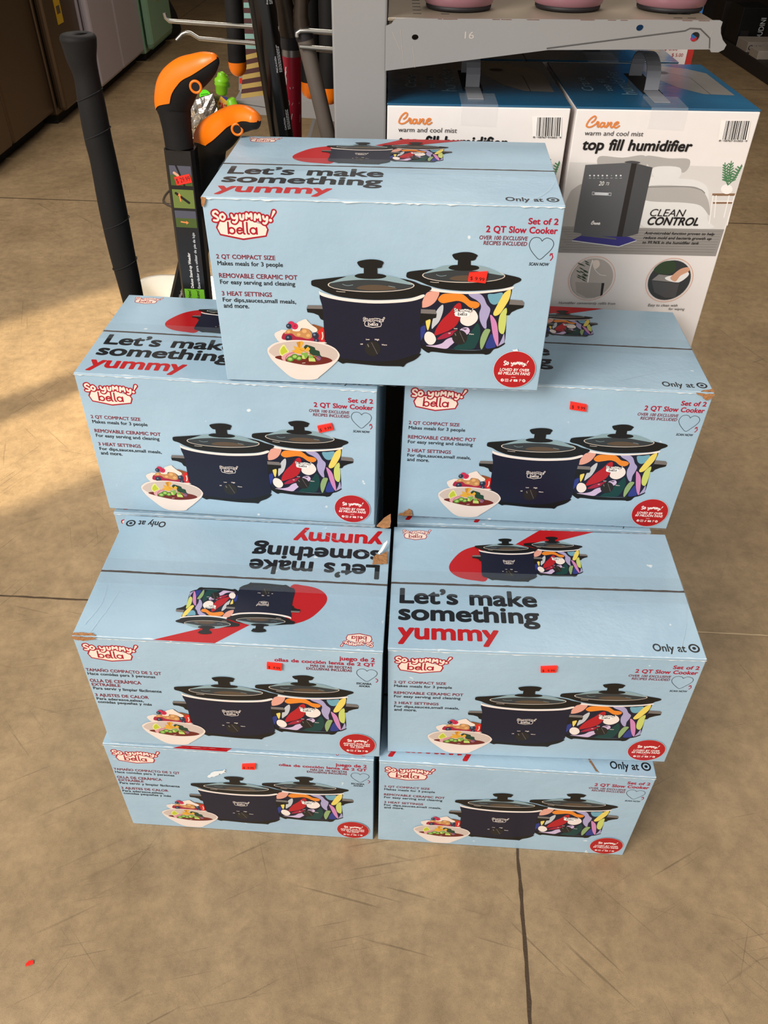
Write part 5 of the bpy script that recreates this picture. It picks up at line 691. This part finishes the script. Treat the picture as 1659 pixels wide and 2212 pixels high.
        cs = l_.obj('card_sleeve', t); cs['label'] = 'black printed card sleeve with garden pictures'
        if price:
            k_ = MB(); pp = Print(k_, lambda x, y, z: st0 + ax * (0.043 - (y * 0.97 + x * 0.24)) + U * (0.003 + x * 0.97 - y * 0.24) + Nn * (0.0146 + z))
            pp.poly([(-0.0125, -0.006), (0.0125, -0.006), (0.0125, 0.007), (-0.0125, 0.007)], stick); pp.text('$ 29.99', -0.011, 0.011, -0.003, 0.007, 0.2, 0, 'blk')
            k_.obj('price_sticker', cs)['label'] = 'neon red price sticker reading 29.99'
    return t


weeder('orange-capped stand-up weeder standing upright, the taller one with the 29.99 sticker', [(-0.322, 1.28, 1.007, 0.0217), (-0.322, 1.28, 1.032, 0.0219), (-0.322, 1.28, 1.053, 0.024), (-0.322, 1.28, 1.067, 0.0263), (-0.312, 1.275, 1.088, 0.0281), (-0.295, 1.265, 1.105, 0.025), (-0.275, 1.255, 1.116, 0.0211), (-0.256, 1.245, 1.127, 0.0152), (-0.244, 1.24, 1.134, 0.0076)],
       (-0.352, 1.285, 0.0), (-0.275, 1.2325, 1.1005), 2.6, 1, True)
weeder('orange-capped stand-up weeder leaning over, its head above the corner of the topmost carton', [(-0.296, 1.34, 0.928, 0.0228), (-0.292, 1.338, 0.96, 0.0242), (-0.287, 1.33, 0.987, 0.0249), (-0.279, 1.315, 1.008, 0.0263), (-0.259, 1.29, 1.026, 0.0258), (-0.232, 1.266, 1.048, 0.0205), (-0.208, 1.229, 1.061, 0.0168), (-0.191, 1.211, 1.0625, 0.0108)],
       (-0.60, 1.45, 0.0), (-0.2205, 1.2215, 1.0485), 2.6, 2)

# tall ribbed black handle
bh = [(-0.447, 1.29, 1.154, 0.012), (-0.447, 1.29, 1.1535, 0.0215), (-0.447, 1.29, 1.149, 0.0253), (-0.447, 1.29, 1.142, 0.0246), (-0.448, 1.29, 1.123, 0.0214), (-0.446, 1.29, 1.099, 0.0182), (-0.447, 1.29, 1.062, 0.0198), (-0.448, 1.29, 1.013, 0.0205), (-0.447, 1.29, 0.979, 0.0203), (-0.448, 1.29, 0.908, 0.0217), (-0.448, 1.29, 0.838, 0.021), (-0.446, 1.29, 0.768, 0.0189), (-0.445, 1.29, 0.702, 0.0174), (-0.445, 1.29, 0.60, 0.0165)]
t = thing('long_handled_tool', 'long-handled tool with a flared black ribbed grip standing tall apart from the orange ones', 'tool', (-0.445, 1.29, 0))
sp = spine(bh, 6); a_ = MB(); a_.tube([(q[0] + 0.445, q[1] - 1.29, q[2]) for q in sp], [q[3] for q in sp], blackp, 36); a_.obj('handle_grip', t)
gm = mat('grip_groove', '#0f0d0d', 0.8); a_ = MB()
for zc, rr in ((1.075, 0.0200), (1.022, 0.0209), (0.885, 0.0222), (0.815, 0.0214)):
    a_ = MB(); a_.tube([(-0.002 + rr * math.cos(q), rr * math.sin(q), zc + 0.008 * math.cos(q)) for q in [2 * math.pi * k / 28 for k in range(29)]], 0.0008, gm, 6, False); a_.obj('grip_groove', t)
a_ = MB(); a_.tube([(0, 0, 0.62), (0, 0, 0.06)], 0.0155, gloss, 20); a_.obj('shaft', t)
a_ = MB(); a_.prism([(-0.12, 0.0), (0.035, 0.02), (0.035, 0.06), (-0.12, 0.075)], -0.025, 0.025, mat('forged_steel', '#4a4846', 0.4, metal=0.8)); a_.obj('tool_head', t)


# lopper handles hanging from the hooks
def lopper(lab, xt, yb, zb, r_, ztop, tip):
    t = thing('lopper', lab, 'lopper', (xt, yb, zb), 'black lopper handles with orange tips')
    a_ = MB(); a_.tube([(0, 0, tip), (0.003, 0, 0.09), (0.006, 0, ztop - zb - 0.1), (0.006, 0, ztop - zb)], [r_, r_ * 0.97, r_ * 0.9, r_ * 0.8], blackp, 24); a_.obj('handle_grip', t)
    a_ = MB(); a_.tube([(0, 0, -0.0005), (0, 0, 0.002), (0, 0, 0.007), (0, 0, 0.014), (0, 0, tip + 0.0005)], [r_ * 0.35, r_ * 0.62, r_ * 0.86, r_ * 0.99, r_ * 1.01], orangep, 24); a_.obj('end_cap', t)['label'] = 'orange rounded tip'
    a_ = MB(); a_.tube([(0.006, 0, ztop - zb - 0.002), (0.02, 0, ztop - zb + 0.07), (0.05, 0, ztop - zb + 0.13)], [0.008, 0.012, 0.003], mat('dark_blade', '#2a2522', 0.4, metal=0.6), 10, True, None, 0.3); a_.obj('blade', t)


lopper('black lopper handle with an orange tip hanging by itself outside the wire hooks', -0.2765, 1.60, 1.0385, 0.016, 1.46, 0.022)
lopper('black lopper handle with an orange tip peeping out beside the red pole', -0.222, 1.75, 0.953, 0.0185, 1.46, 0.03)
lopper('black lopper handle with an orange tip just inside the grey brown tube', -0.160, 1.75, 0.9685, 0.019, 1.46, 0.03)
lopper('black lopper handle with an orange tip close against the upright', -0.122, 1.72, 0.966, 0.020, 1.46, 0.03)

# leaning poles
t = thing('pole', 'glossy black pole with small white lettering leaning past the hooks', 'pole', (-0.100, 1.42, 0.128))
a_ = MB(); a_.tube([(0, 0, 0), (-0.078, -0.035, 0.87), (-0.095, -0.036, 1.06), (-0.125, -0.037, 1.45)], 0.0192, gloss, 28); a_.obj('tube', t)
dv = Vector((-0.1165, -0.0405, 1.315)).normalized(); dv = Vector((-0.0165, -0.005, 0.19)).normalized(); u_ = Vector((math.cos(.75), -math.sin(.75), 0)); u_ = (u_ - dv * u_.dot(dv)).normalized(); n_ = u_.cross(dv).normalized()
n_ = n_ if n_.y < 0 else -n_; nn = Vector((math.sin(.62), -math.cos(.62), 0))
tx = nn.cross(dv).normalized(); tx = tx if tx.x > 0 else -tx
for z0, s_, l_ in ((0.965, 'PRECAUCIÓN', 0.022), (0.882, 'CAUTION', 0.018), (1.055, 'fiskars.com', 0.03)):
    a_ = MB(); P0 = Vector((-0.0775, -0.035, 0.87)) + dv * (z0 - 0.87) + nn * 0.0196
    pv = Print(a_, lambda x, y, z: P0 + dv * x - tx * y + nn * (0.0002 + z)); pv.text(s_, 0, l_, 0, 0.0028, 0.2, 0, 'lgrey')
    for e in range(3):
        x_ = 0.0
        while x_ < l_ * 1.6: d_ = rnd.uniform(.001, .004); pv.stroke([(x_, -0.0028 - .0018 * e), (x_ + d_, -0.0028 - .0018 * e)], 0.0006, 'lgrey', False); x_ += d_ + .0012
    a_.obj('printed_label', t)['label'] = 'small white lettering on the pole'

t = thing('pole_pruner', 'pole pruner with a scuffed red sleeve and dark jaws at its top', 'tool', (-0.195, 1.49, 0.128))
redm = mat('scuffed_red_label', '#a3122a', 0.4, var=0.15, nscale=30); alum = mat('brushed_aluminium', '#98928c', 0.35, metal=0.85)
a_ = MB(); a_.tube([(0, 0, 0), (0.027, -0.04, 0.85), (0.0337, -0.04, 0.985)], 0.0152, alum, 24); a_.obj('pole_tube', t)
a_ = MB(); a_.tube([(0.0245, -0.0395, 0.80), (0.0325, -0.04, 0.972)], 0.0162, redm, 28)
for k in range(26):
    z0 = rnd.uniform(0.84, 0.955); an = rnd.uniform(-1.1, 1.1); f_ = (z0 - 0.80) / 0.165
    q0 = Vector((0.0245 + 0.008 * f_, -0.0395, z0)); l_ = rnd.uniform(0.003, 0.016)
    a_.tube([q0 + Vector((math.sin(an), -math.cos(an), 0)) * 0.0161, q0 + Vector((math.sin(an + rnd.uniform(-.25, .25)), -math.cos(an), l_ / 0.0161)) * 0.0161], rnd.uniform(0.0002, 0.0006), worn, 5)
pv = Print(a_, lambda x, y, z: (0.0245 + 0.008 * (x + 0.05) / 0.165 - 0.0075 - y * .8, -0.0395 - 0.0155 - z, 0.845 + x)); [pv.stroke([(x_, rnd.uniform(.0, .002)), (x_ + rnd.uniform(.002, .006), rnd.uniform(.0, .002))], 0.0022, 'white', False) for x_ in [0.0035 * e for e in range(32)]]
a_.obj('label_sleeve', t)['label'] = 'scuffed red label with white letters'
a_ = MB(); a_.tube([(0.033, -0.04, 0.982), (0.0335, -0.04, 0.998)], 0.0165, rub, 24); a_.obj('collar', t)
jaw = mat('oiled_dark_steel', '#33281e', 0.35, metal=0.5, var=0.3, nscale=60); a_ = MB()
a_.tube([(0.034, -0.04, 0.997), (0.031, -0.04, 1.01), (0.028, -0.04, 1.035), (0.022, -0.04, 1.07), (0.018, -0.04, 1.12), (0.03, -0.04, 1.2)], [0.0165, 0.0155, 0.014, 0.013, 0.01, 0.004], jaw, 16, True, None, 0.6); a_.obj('jaw', t)
a_ = MB(); a_.tube([(0.030, -0.04, 1.022), (0.044, -0.04, 1.03), (0.058, -0.038, 1.052), (0.064, -0.036, 1.08), (0.06, -0.036, 1.14)], [0.006, 0.009, 0.01, 0.009, 0.005], jaw, 14, True, None, 0.6); a_.obj('jaw', t)
a_ = MB(); a_.tube([(0.048, -0.045, 1.03), (0.046, -0.047, 1.052), (0.043, -0.047, 1.058)], 0.0045, rub, 10); a_.obj('latch', t)

t = thing('pole', 'matt grey brown tube with a black collar hanging beside the upright', 'pole', (-0.1, 1.36, 0.95))
a_ = MB(); a_.tube([(0.0125, 0, 0), (0.0005, 0, 0.053), (-0.0305, 0, 0.1915)], 0.0122, mat('grey_brown_tube', '#5a5048', 0.5), 24); a_.obj('tube', t)
a_ = MB(); a_.tube([(-0.030, 0, 0.189), (-0.0318, 0, 0.197), (-0.0335, 0, 0.205)], [0.0132, 0.0136, 0.0128], rub, 24); a_.obj('collar', t)
a_ = MB(); a_.tube([(-0.0335, 0, 0.204), (-0.0345, 0, 0.22), (-0.031, 0, 0.26), (-0.028, 0, 0.40)], [0.0125, 0.011, 0.009, 0.007], jaw, 16); a_.obj('tool_head', t)

# striped bag, hose packs
brn = mat('brown_stripe_cloth', '#4d2a28', 0.8); tea = mat('pale_teal_stripe_cloth', '#86aca2', 0.8); yel = mat('yellow_stripe_cloth', '#b89a55', 0.8)
a_ = MB(); n_ = 46; z0, z1 = 0.985, 1.36
for k in range(n_):
    f0, f1 = k / n_, (k + 1) / n_
    wd = lambda f: (0.015 + 0.022 * (1 - min(1, f * 2.6)) ** 1.5) * 0.6
    m_ = brn if k % 2 else (yel if k < 9 else tea); c = lambda f: -0.268 + 0.02 * f
    a_.add([(c(f) + sx * wd(f), 1.70 + sy * 0.02, z0 + (z1 - z0) * f + (0.003 * sx if f < .2 else 0)) for f in (f0, f1) for sx, sy in ((-1, -1), (1, -1), (1, 1), (-1, 1))], [(0, 1, 5, 4), (1, 2, 6, 5), (2, 3, 7, 6), (3, 0, 4, 7), (0, 3, 2, 1), (4, 5, 6, 7)], m_)
tag(a_.obj('striped_bag'), 'narrow brown and teal striped cloth bag hanging behind the glossy black pole', 'bag')
lime = mat('lime_green_plastic', '#7fc21c', 0.35); clear = mat('clear_blister', '#d8dcd8', 0.08, alpha=0.18, spec=0.8); silverf = mat('crinkled_foil', '#9b938a', 0.22, metal=0.7, var=0.35, nscale=70, bump=1.0, bscale=60)
t = thing('hose_fitting_pack', 'clear pack of lime green hose fittings with a picture card, beside the low grey shelf', 'pack', (-0.51, 2.56, 0.70))


def nozzle(c, ax_, s):
    a_ = MB(); ax_ = Vector(ax_).normalized(); c = Vector(c); pr_ = [(0, .010), (.004, .0145), (.020, .0155), (.021, .0175), (.036, .0175), (.040, .012), (.05, .0095)]
    a_.tube([c + ax_ * (q[0] * s) for q in pr_], [q[1] * s for q in pr_], lime, 18)
    for k in (0.024, 0.030): a_.tube([c + ax_ * (k * s), c + ax_ * ((k + 0.002) * s)], 0.0182 * s, lime, 18)
    a_.obj('hose_fitting', t)


nozzle((0.012, 0, 0.085), (0.1, 0.1, 1), 1.15); nozzle((0.038, -0.004, 0.078), (0.15, 0, -1), 1.0); nozzle((0.028, 0.01, 0.10), (-0.3, 0.3, 0.7), 0.9)
a_ = MB(); pk = Print(a_, lambda x, y, z: (x, -0.012 - z, y))
pk.poly([(-0.012, 0.05), (0.012, 0.085), (0.03, 0.07), (0.008, 0.03)], 'chip'); pk.poly([(0.012, 0.085), (0.03, 0.082), (0.034, 0.065), (0.03, 0.07)], 'purp')
for k in range(18): pk.disc(-0.012 + 0.035 * rnd.random() + 0.0, 0.045 + 0.03 * rnd.random(), rnd.uniform(0.0015, 0.004), rnd.choice(['peach', 'lime3', 'straw', 'dgreen2', 'creamf']), 8)
a_.box(-0.013, -0.011, 0.03, 0.033, -0.0105, 0.085, mat('green_photo_card', '#5a5a24', 0.5, var=0.5, nscale=90)); a_.obj('picture_card', t)
a_ = MB(); pk = Print(a_, lambda x, y, z: (x, -0.018 - z, y)); pk.disc(-0.033, 0.086, 0.0165, mat('neon_green_sticker', '#6dff14', 0.5), 18); [pk.stroke([(-0.044, 0.089 - .005 * e), (-0.024 - .003 * e, 0.092 - .005 * e)], 0.0016, 'dgreen2', False) for e in range(3)]; a_.obj('round_sticker', t)['label'] = 'round neon green sticker'
t = thing('foil_pack', 'crumpled silver foil packet below the lime green fittings', 'pack', (-0.555, 2.515, 0.69))
a_ = MB(); V = []
for j in range(9):
    for i in range(9):
        u_, v_ = i / 8 - 0.5, j / 8 - 0.5; V.append((u_ * 0.10 - v_ * 0.02, -0.012 * math.cos(u_ * 3) * math.cos(v_ * 3) + rnd.uniform(-.004, .004), v_ * 0.095 + u_ * 0.03 + 0.045))
a_.add(V + [(q[0], 0.012, q[2]) for q in V], [(j * 9 + i, j * 9 + i + 1, j * 9 + i + 10, j * 9 + i + 9) for j in range(8) for i in range(8)] + [(81 + j * 9 + i, 81 + j * 9 + i + 9, 81 + j * 9 + i + 10, 81 + j * 9 + i + 1) for j in range(8) for i in range(8)], silverf); a_.obj('pouch', t)
a_ = MB(); pk = Print(a_, lambda x, y, z: (x, -0.021 - z, y))
for k in range(26): pk.disc(rnd.uniform(-.045, .03), rnd.uniform(-0.005, 0.03), rnd.uniform(.001, .0035), rnd.choice(['torange', 'dgreen2', 'creamf', 'soup', 'chip']), 8)
a_.obj('printed_label', t)
a_ = MB(); a_.box(-0.29 * 0 - 0.02, -0.004, 0, 0.045, 0.004, 0.13, clear); pk = Print(a_, lambda x, y, z: (x, -0.0045 - z, y)); pk.poly([(-0.018, 0.02), (0.043, 0.02), (0.043, 0.10), (-0.018, 0.10)], 'sc3'); pk.poly([(-0.018, 0.02), (0.043, 0.02), (0.043, 0.04), (-0.018, 0.035)], 'straw')
o = a_.obj('blister_pack'); o.location = (-0.45, 2.70, 0.765); o.rotation_euler = (0, 0.12, 0); tag(o, 'clear blister pack with a grey and red card on the low shelf', 'pack')

# white bin behind the pile, cable
whp = mat('white_bin_plastic', '#ece3d3', 0.45, var=0.03)
t = thing('storage_bin', 'open white plastic bin standing on the sunlit floor behind the weeders', 'bin', (-0.66, 2.27, 0.0))


def rrect(hx, hy, r_, z, n=8):
    out = []
    for cx, cy, a0 in ((hx - r_, hy - r_, 0), (-hx + r_, hy - r_, 90), (-hx + r_, -hy + r_, 180), (hx - r_, -hy + r_, 270)):
        out += [(cx + r_ * math.cos(math.radians(a0 + 90 * k / n)), cy + r_ * math.sin(math.radians(a0 + 90 * k / n)), z) for k in range(n + 1)]
    return out


loops = [rrect(.12, .19, .05, 0.0), rrect(.15, .225, .07, .24), rrect(.165, .24, .08, .243), rrect(.165, .24, .08, .25), rrect(.147, .222, .068, .25), rrect(.116, .186, .05, .008)]
k_ = len(loops[0]); V = [q for l in loops for q in l]
a_ = MB(); a_.add(V, [(i * k_ + j, i * k_ + (j + 1) % k_, (i + 1) * k_ + (j + 1) % k_, (i + 1) * k_ + j) for i in range(5) for j in range(k_)], whp, True); a_.add(loops[0], [list(range(k_))[::-1]], whp); a_.add(loops[5], [list(range(k_))], whp); a_.obj('bin_body', t)
a_ = MB(); a_.tube([(0.085 * math.cos(q), 0.03 + 0.085 * math.sin(q), 0.012) for q in [2 * math.pi * k / 30 for k in range(31)]], 0.006, whp, 8, False); a_.obj('moulded_ring', t)
a_ = MB(); a_.tube(spine([(-1.02, 3.8, 0.004), (-1.10, 3.9, 0.004), (-1.09, 4.08, 0.004), (-0.98, 4.15, 0.005), (-0.85, 3.95, 0.004), (-0.80, 3.6, 0.004), (-0.9, 3.3, 0.004)], 8), 0.0045, mat('grey_cable', '#57504a', 0.5), 8)
tag(a_.obj('cable'), 'thin grey cable looped on the floor behind the weeders', 'cable')

# colourful display box with the price card
t = thing('display_carton', 'colourful magenta red and blue display carton beyond the humidifier boxes', 'box', (0.605, 1.95, 0.148))
t.location.z = 0.148
a_ = MB(); a_.box(-0.06, -0.02, 0, 0.04, 0.2, 1.10, mat('blue_printed_card', '#1f6bb0', 0.35), 0.002)
pk = Print(a_, lambda x, y, z: (x, -0.0202 - z, y))
pk.poly([(-0.06, .82), (0.02, .84), (0.036, .90), (0.01, .93), (-0.06, .93)], 'mag'); pk.poly([(0.018, .84), (0.04, .83), (0.04, .91), (0.028, .9)], 'sred'); pk.poly([(-0.055, .93), (-0.01, .96), (-0.02, 1.0), (-0.055, .99)], 'syel'); pk.poly([(-0.01, .94), (0.03, .99), (0.036, 1.08), (0.0, 1.03)], 'sred'); pk.poly([(-0.03, .99), (-0.01, 1.0), (-0.01, 1.04), (-0.03, 1.02)], 'white')
cb = a_.obj('carton_body', t)
a_ = MB(); a_.box(-0.05, -0.0235, 0.855, 0.0255, -0.021, 0.96, mat('white_price_card', '#efe6e2', 0.5)); pk = Print(a_, lambda x, y, z: (x, -0.0237 - z, y)); pk.text('$ 5.00', -0.024, 0.004, 0.8835, 0.0062, 0.5, 0, 'prd'); pk.text('$ 5.00', -0.006, 0.018, 0.872, 0.0062, 0.5, 0, 'prd'); a_.obj('price_card', cb)['label'] = 'white price card with red 5.00'

# ================================================================== FRIDGES
def fridge(name_lab, x_, y0, y1, hexc, rough, metal, split=(), tagq=None, rnd_=0.02, hgt=1.75):
    t = thing('refrigerator', name_lab, 'fridge', (x_ - 0.35, (y0 + y1) / 2, 0), 'refrigerators in a row along the side wall'); L = (y1 - y0) / 2
    m_ = mat('fridge_' + hexc, hexc, rough, metal, var=0.05, nscale=5); dk = mat('fridge_shadow_gap', '#15110e', 0.8)
    a_ = MB(); a_.box(-0.33, -L, 0.05, 0.29, L, hgt, m_, 0.01); a_.obj('cabinet', t)
    a_ = MB(); a_.box(-0.3, -L + 0.02, 0, 0.27, L - 0.02, 0.05, dk); a_.obj('plinth', t)
    ys = [-L] + [q - (y0 + y1) / 2 for q in split] + [L]
    for a, b in zip(ys[:-1], ys[1:]):
        d_ = MB(); d_.box(0.295, a + 0.004, 0.075, 0.35, b - 0.004, hgt - 0.004, m_, rnd_); dr = d_.obj('door', t)
    if tagq:
        ty, z0, z1 = tagq; d_ = MB(); d_.box(0.351, ty - (y0 + y1) / 2 - 0.05, z0, 0.3525, ty - (y0 + y1) / 2 + 0.05, z1, mat('yellow_energy_card', '#c49c1c', 0.5))
        pk = Print(d_, lambda x, y, z: (0.3527 + z, x + ty - (y0 + y1) / 2, y)); pk.poly([(-.04, z1 - .10), (.04, z1 - .10), (.04, z1 - .01), (-.04, z1 - .01)], 'blk'); pk.poly([(-.04, z1 - .15), (.03, z1 - .15), (.03, z1 - .135), (-.04, z1 - .135)], 'blk'); pk.poly([(-.03, z0 + .05), (.03, z0 + .05), (.03, z0 + .09), (-.03, z0 + .09)], 'brown')
        d_.obj('energy_card', dr)['label'] = 'yellow energy card'
    return t


fridge('dark bronze double-door refrigerator nearest the camera in the row', -2.02, 4.05, 5.17, '#5b4835', 0.35, 0.5, (4.5,))
fridge('dark bronze refrigerator with a yellow energy card, next to the double-door one', -1.955, 5.185, 5.73, '#5b4835', 0.35, 0.5, (), (5.40, 0.50, 0.80))
fridge('white refrigerator between the bronze and the mint green one', -1.90, 5.76, 6.93, '#b9aeb4', 0.4, 0.0, (6.3,))
fridge('mint green refrigerator at the far end of the row', -1.845, 6.96, 7.72, '#8fb898', 0.35, 0.0, (), (7.32, 0.36, 0.62), 0.04)
bgm = mat('black_bag_cloth', '#0d0c0c', 0.8)
for x_, y_, s_, lab in ((-1.99, 7.98, 0.24, 'black bag slumped on the floor past the mint green fridge'), (-1.35, 9.75, 0.22, 'small dark bag far back on the floor at the top edge')):
    a_ = MB(); a_.lathe([(0, 0), (0.6 * s_, 0), (0.66 * s_, 0.2 * s_), (0.55 * s_, 0.7 * s_), (0.35 * s_, 1.1 * s_), (0.12 * s_, 1.35 * s_), (0, 1.4 * s_)], bgm, 14)
    o = a_.obj('bag'); o.location = (x_, y_, 0); o.scale = (0.9, 1.3, 1.0); tag(o, lab, 'bag')

# ================================================================== FAR AISLE
t = thing('aisle_shelving', 'dark low display shelving along the far aisle', 'shelf', (3.1, 7.0, 0))
a_ = MB(); a_.box(-0.32, -3.2, 0, 0.395, 3.5, 0.10, mat('dark_shelf_base', '#2b241e', 0.7), 0.004); a_.obj('base_deck', t)
a_ = MB(); a_.box(0.40, -3.2, 0, 0.44, 3.5, 2.0, mat('dark_shelf_back', '#221a15', 0.8)); a_.obj('back_panel', t)
for k in range(4):
    a_ = MB(); a_.box(0.34, -3.0 + 2 * k, 0.1, 0.4, -2.95 + 2 * k, 2.0, grey); a_.obj('upright', t)


def faced(lab, name, cat, x0, y0, z0, x1, y1, z1, m_, fn=None, rz=0.0):
    o = thing(name, lab, cat, ((x0 + x1) / 2, (y0 + y1) / 2, z0), None, rz); a_ = MB(); lx, ly, lz = (x1 - x0) / 2, (y1 - y0) / 2, z1 - z0
    a_.box(-lx, -ly, 0, lx, ly, lz, m_, 0.003)
    if fn: fn(Print(a_, lambda x, y, z: (x, -ly - 0.0003 - z, y), 2e-5), lx, lz)
    a_.obj('carton_body', o); return o


blkc = mat('black_carton_card', '#0f0e0e', 0.4); whc = mat('white_carton_card', '#a59a90', 0.5)


def oud(pk, lx, lz):
    q = Print(pk.mb, lambda x, y, z: (lx - 0.02 - y, pk.map(0, 0, z)[1] - 0.0002, x)); q.text('OUDINI', 0.03, 0.19, 0.0, 0.04, 0.3, 0, 'lgrey'); pk.poly([(-lx * .8, .03), (-lx * .2, .03), (-lx * .2, .1), (-lx * .8, .1)], 'prodk')


faced('black carton with upright OUDINI lettering on the far aisle shelf', 'carton', 'box', 2.80, 7.42, 0.101, 3.02, 7.72, 0.36, blkc, oud)
faced('dark carton beside the lettered black one at the aisle end', 'carton', 'box', 2.80, 7.86, 0.101, 3.0, 8.1, 0.34, mat('brown_black_carton', '#241c18', 0.5))
faced('flat white carton printed art at the aisle shelf edge', 'carton', 'box', 2.79, 7.12, 0.101, 3.06, 7.36, 0.172, whc, lambda pk, lx, lz: pk.text('Cuisin art AI', -lx + .01, lx - .02, .018, .032, .5, .1, 'dkt'))
faced('plain small white carton in front of the flat printed one', 'carton', 'box', 2.785, 6.86, 0.101, 2.93, 7.04, 0.158, mat('plain_white_carton', '#b4a89c', 0.5))
faced('hang tag carton with an orange top and white lower half by the wire basket', 'carton', 'box', 2.83, 6.62, 0.195, 2.91, 6.635, 0.335, whc, lambda pk, lx, lz: (pk.poly([(-lx, lz * .68), (lx, lz * .68), (lx, lz), (-lx, lz)], 'orange'), pk.poly([(-.01, .07), (.02, .08), (.02, .06)], 'dgreen2'), pk.poly([(-.01, .02), (.015, .02), (.015, .045), (-.01, .045)], 'dkt')))
wire = mat('grey_wire', '#6a635c', 0.4, metal=0.6)
t = thing('wire_basket', 'grey wire basket with small cartons at the far right edge', 'basket', (3.02, 6.74, 0.1675)); a_ = MB()
for k in range(9):
    a_.tube([(-0.14, -0.10, 0.045 * k), (0.14, -0.10, 0.045 * k), (0.14, 0.10, 0.045 * k), (-0.14, 0.10, 0.045 * k), (-0.14, -0.10, 0.045 * k)], 0.003, wire, 6)
    a_.tube([(-0.14 + 0.035 * k, -0.10, 0), (-0.14 + 0.035 * k, -0.10, 0.37)], 0.003, wire, 6)
a_.obj('wire_frame', t); a_ = MB(); a_.box(-0.13, -0.09, 0.01, 0.13, 0.09, 0.34, mat('grey_liner', '#5f564d', 0.6)); a_.obj('liner', t)
a_ = MB(); a_.box(-0.13, -0.09, -0.066, 0.13, 0.09, -0.002, mat('dark_riser', '#2a2420', 0.7)); a_.obj('riser', t)
t = thing('toaster', 'dark toaster with chrome levers low on the far aisle shelf', 'toaster', (2.93, 6.46, 0.101)); a_ = MB(); a_.box(-0.13, -0.09, 0, 0.13, 0.09, 0.11, mat('toaster_black', '#1a1715', 0.3), 0.02); a_.obj('toaster_body', t)
for x_ in (-0.06, 0.06): a_ = MB(); a_.box(x_ - .012, -.104, .045, x_ + .012, -.091, .065, chrome, 0.003); a_.obj('lever', t)
# scrap of red on the floor
a_ = MB(); V = [(0, 0, 0.001), (0.006, 0.001, 0.003), (0.012, 0.004, 0.0015), (0.010, 0.009, 0.002), (0.004, 0.008, 0.004), (-0.001, 0.004, 0.001)]; a_.add(V, [list(range(6))], stick)
o = a_.obj('paper_scrap'); o.location = (-0.558, 0.478, 0.0); tag(o, 'tiny red paper scrap lying on the concrete floor', 'scrap')
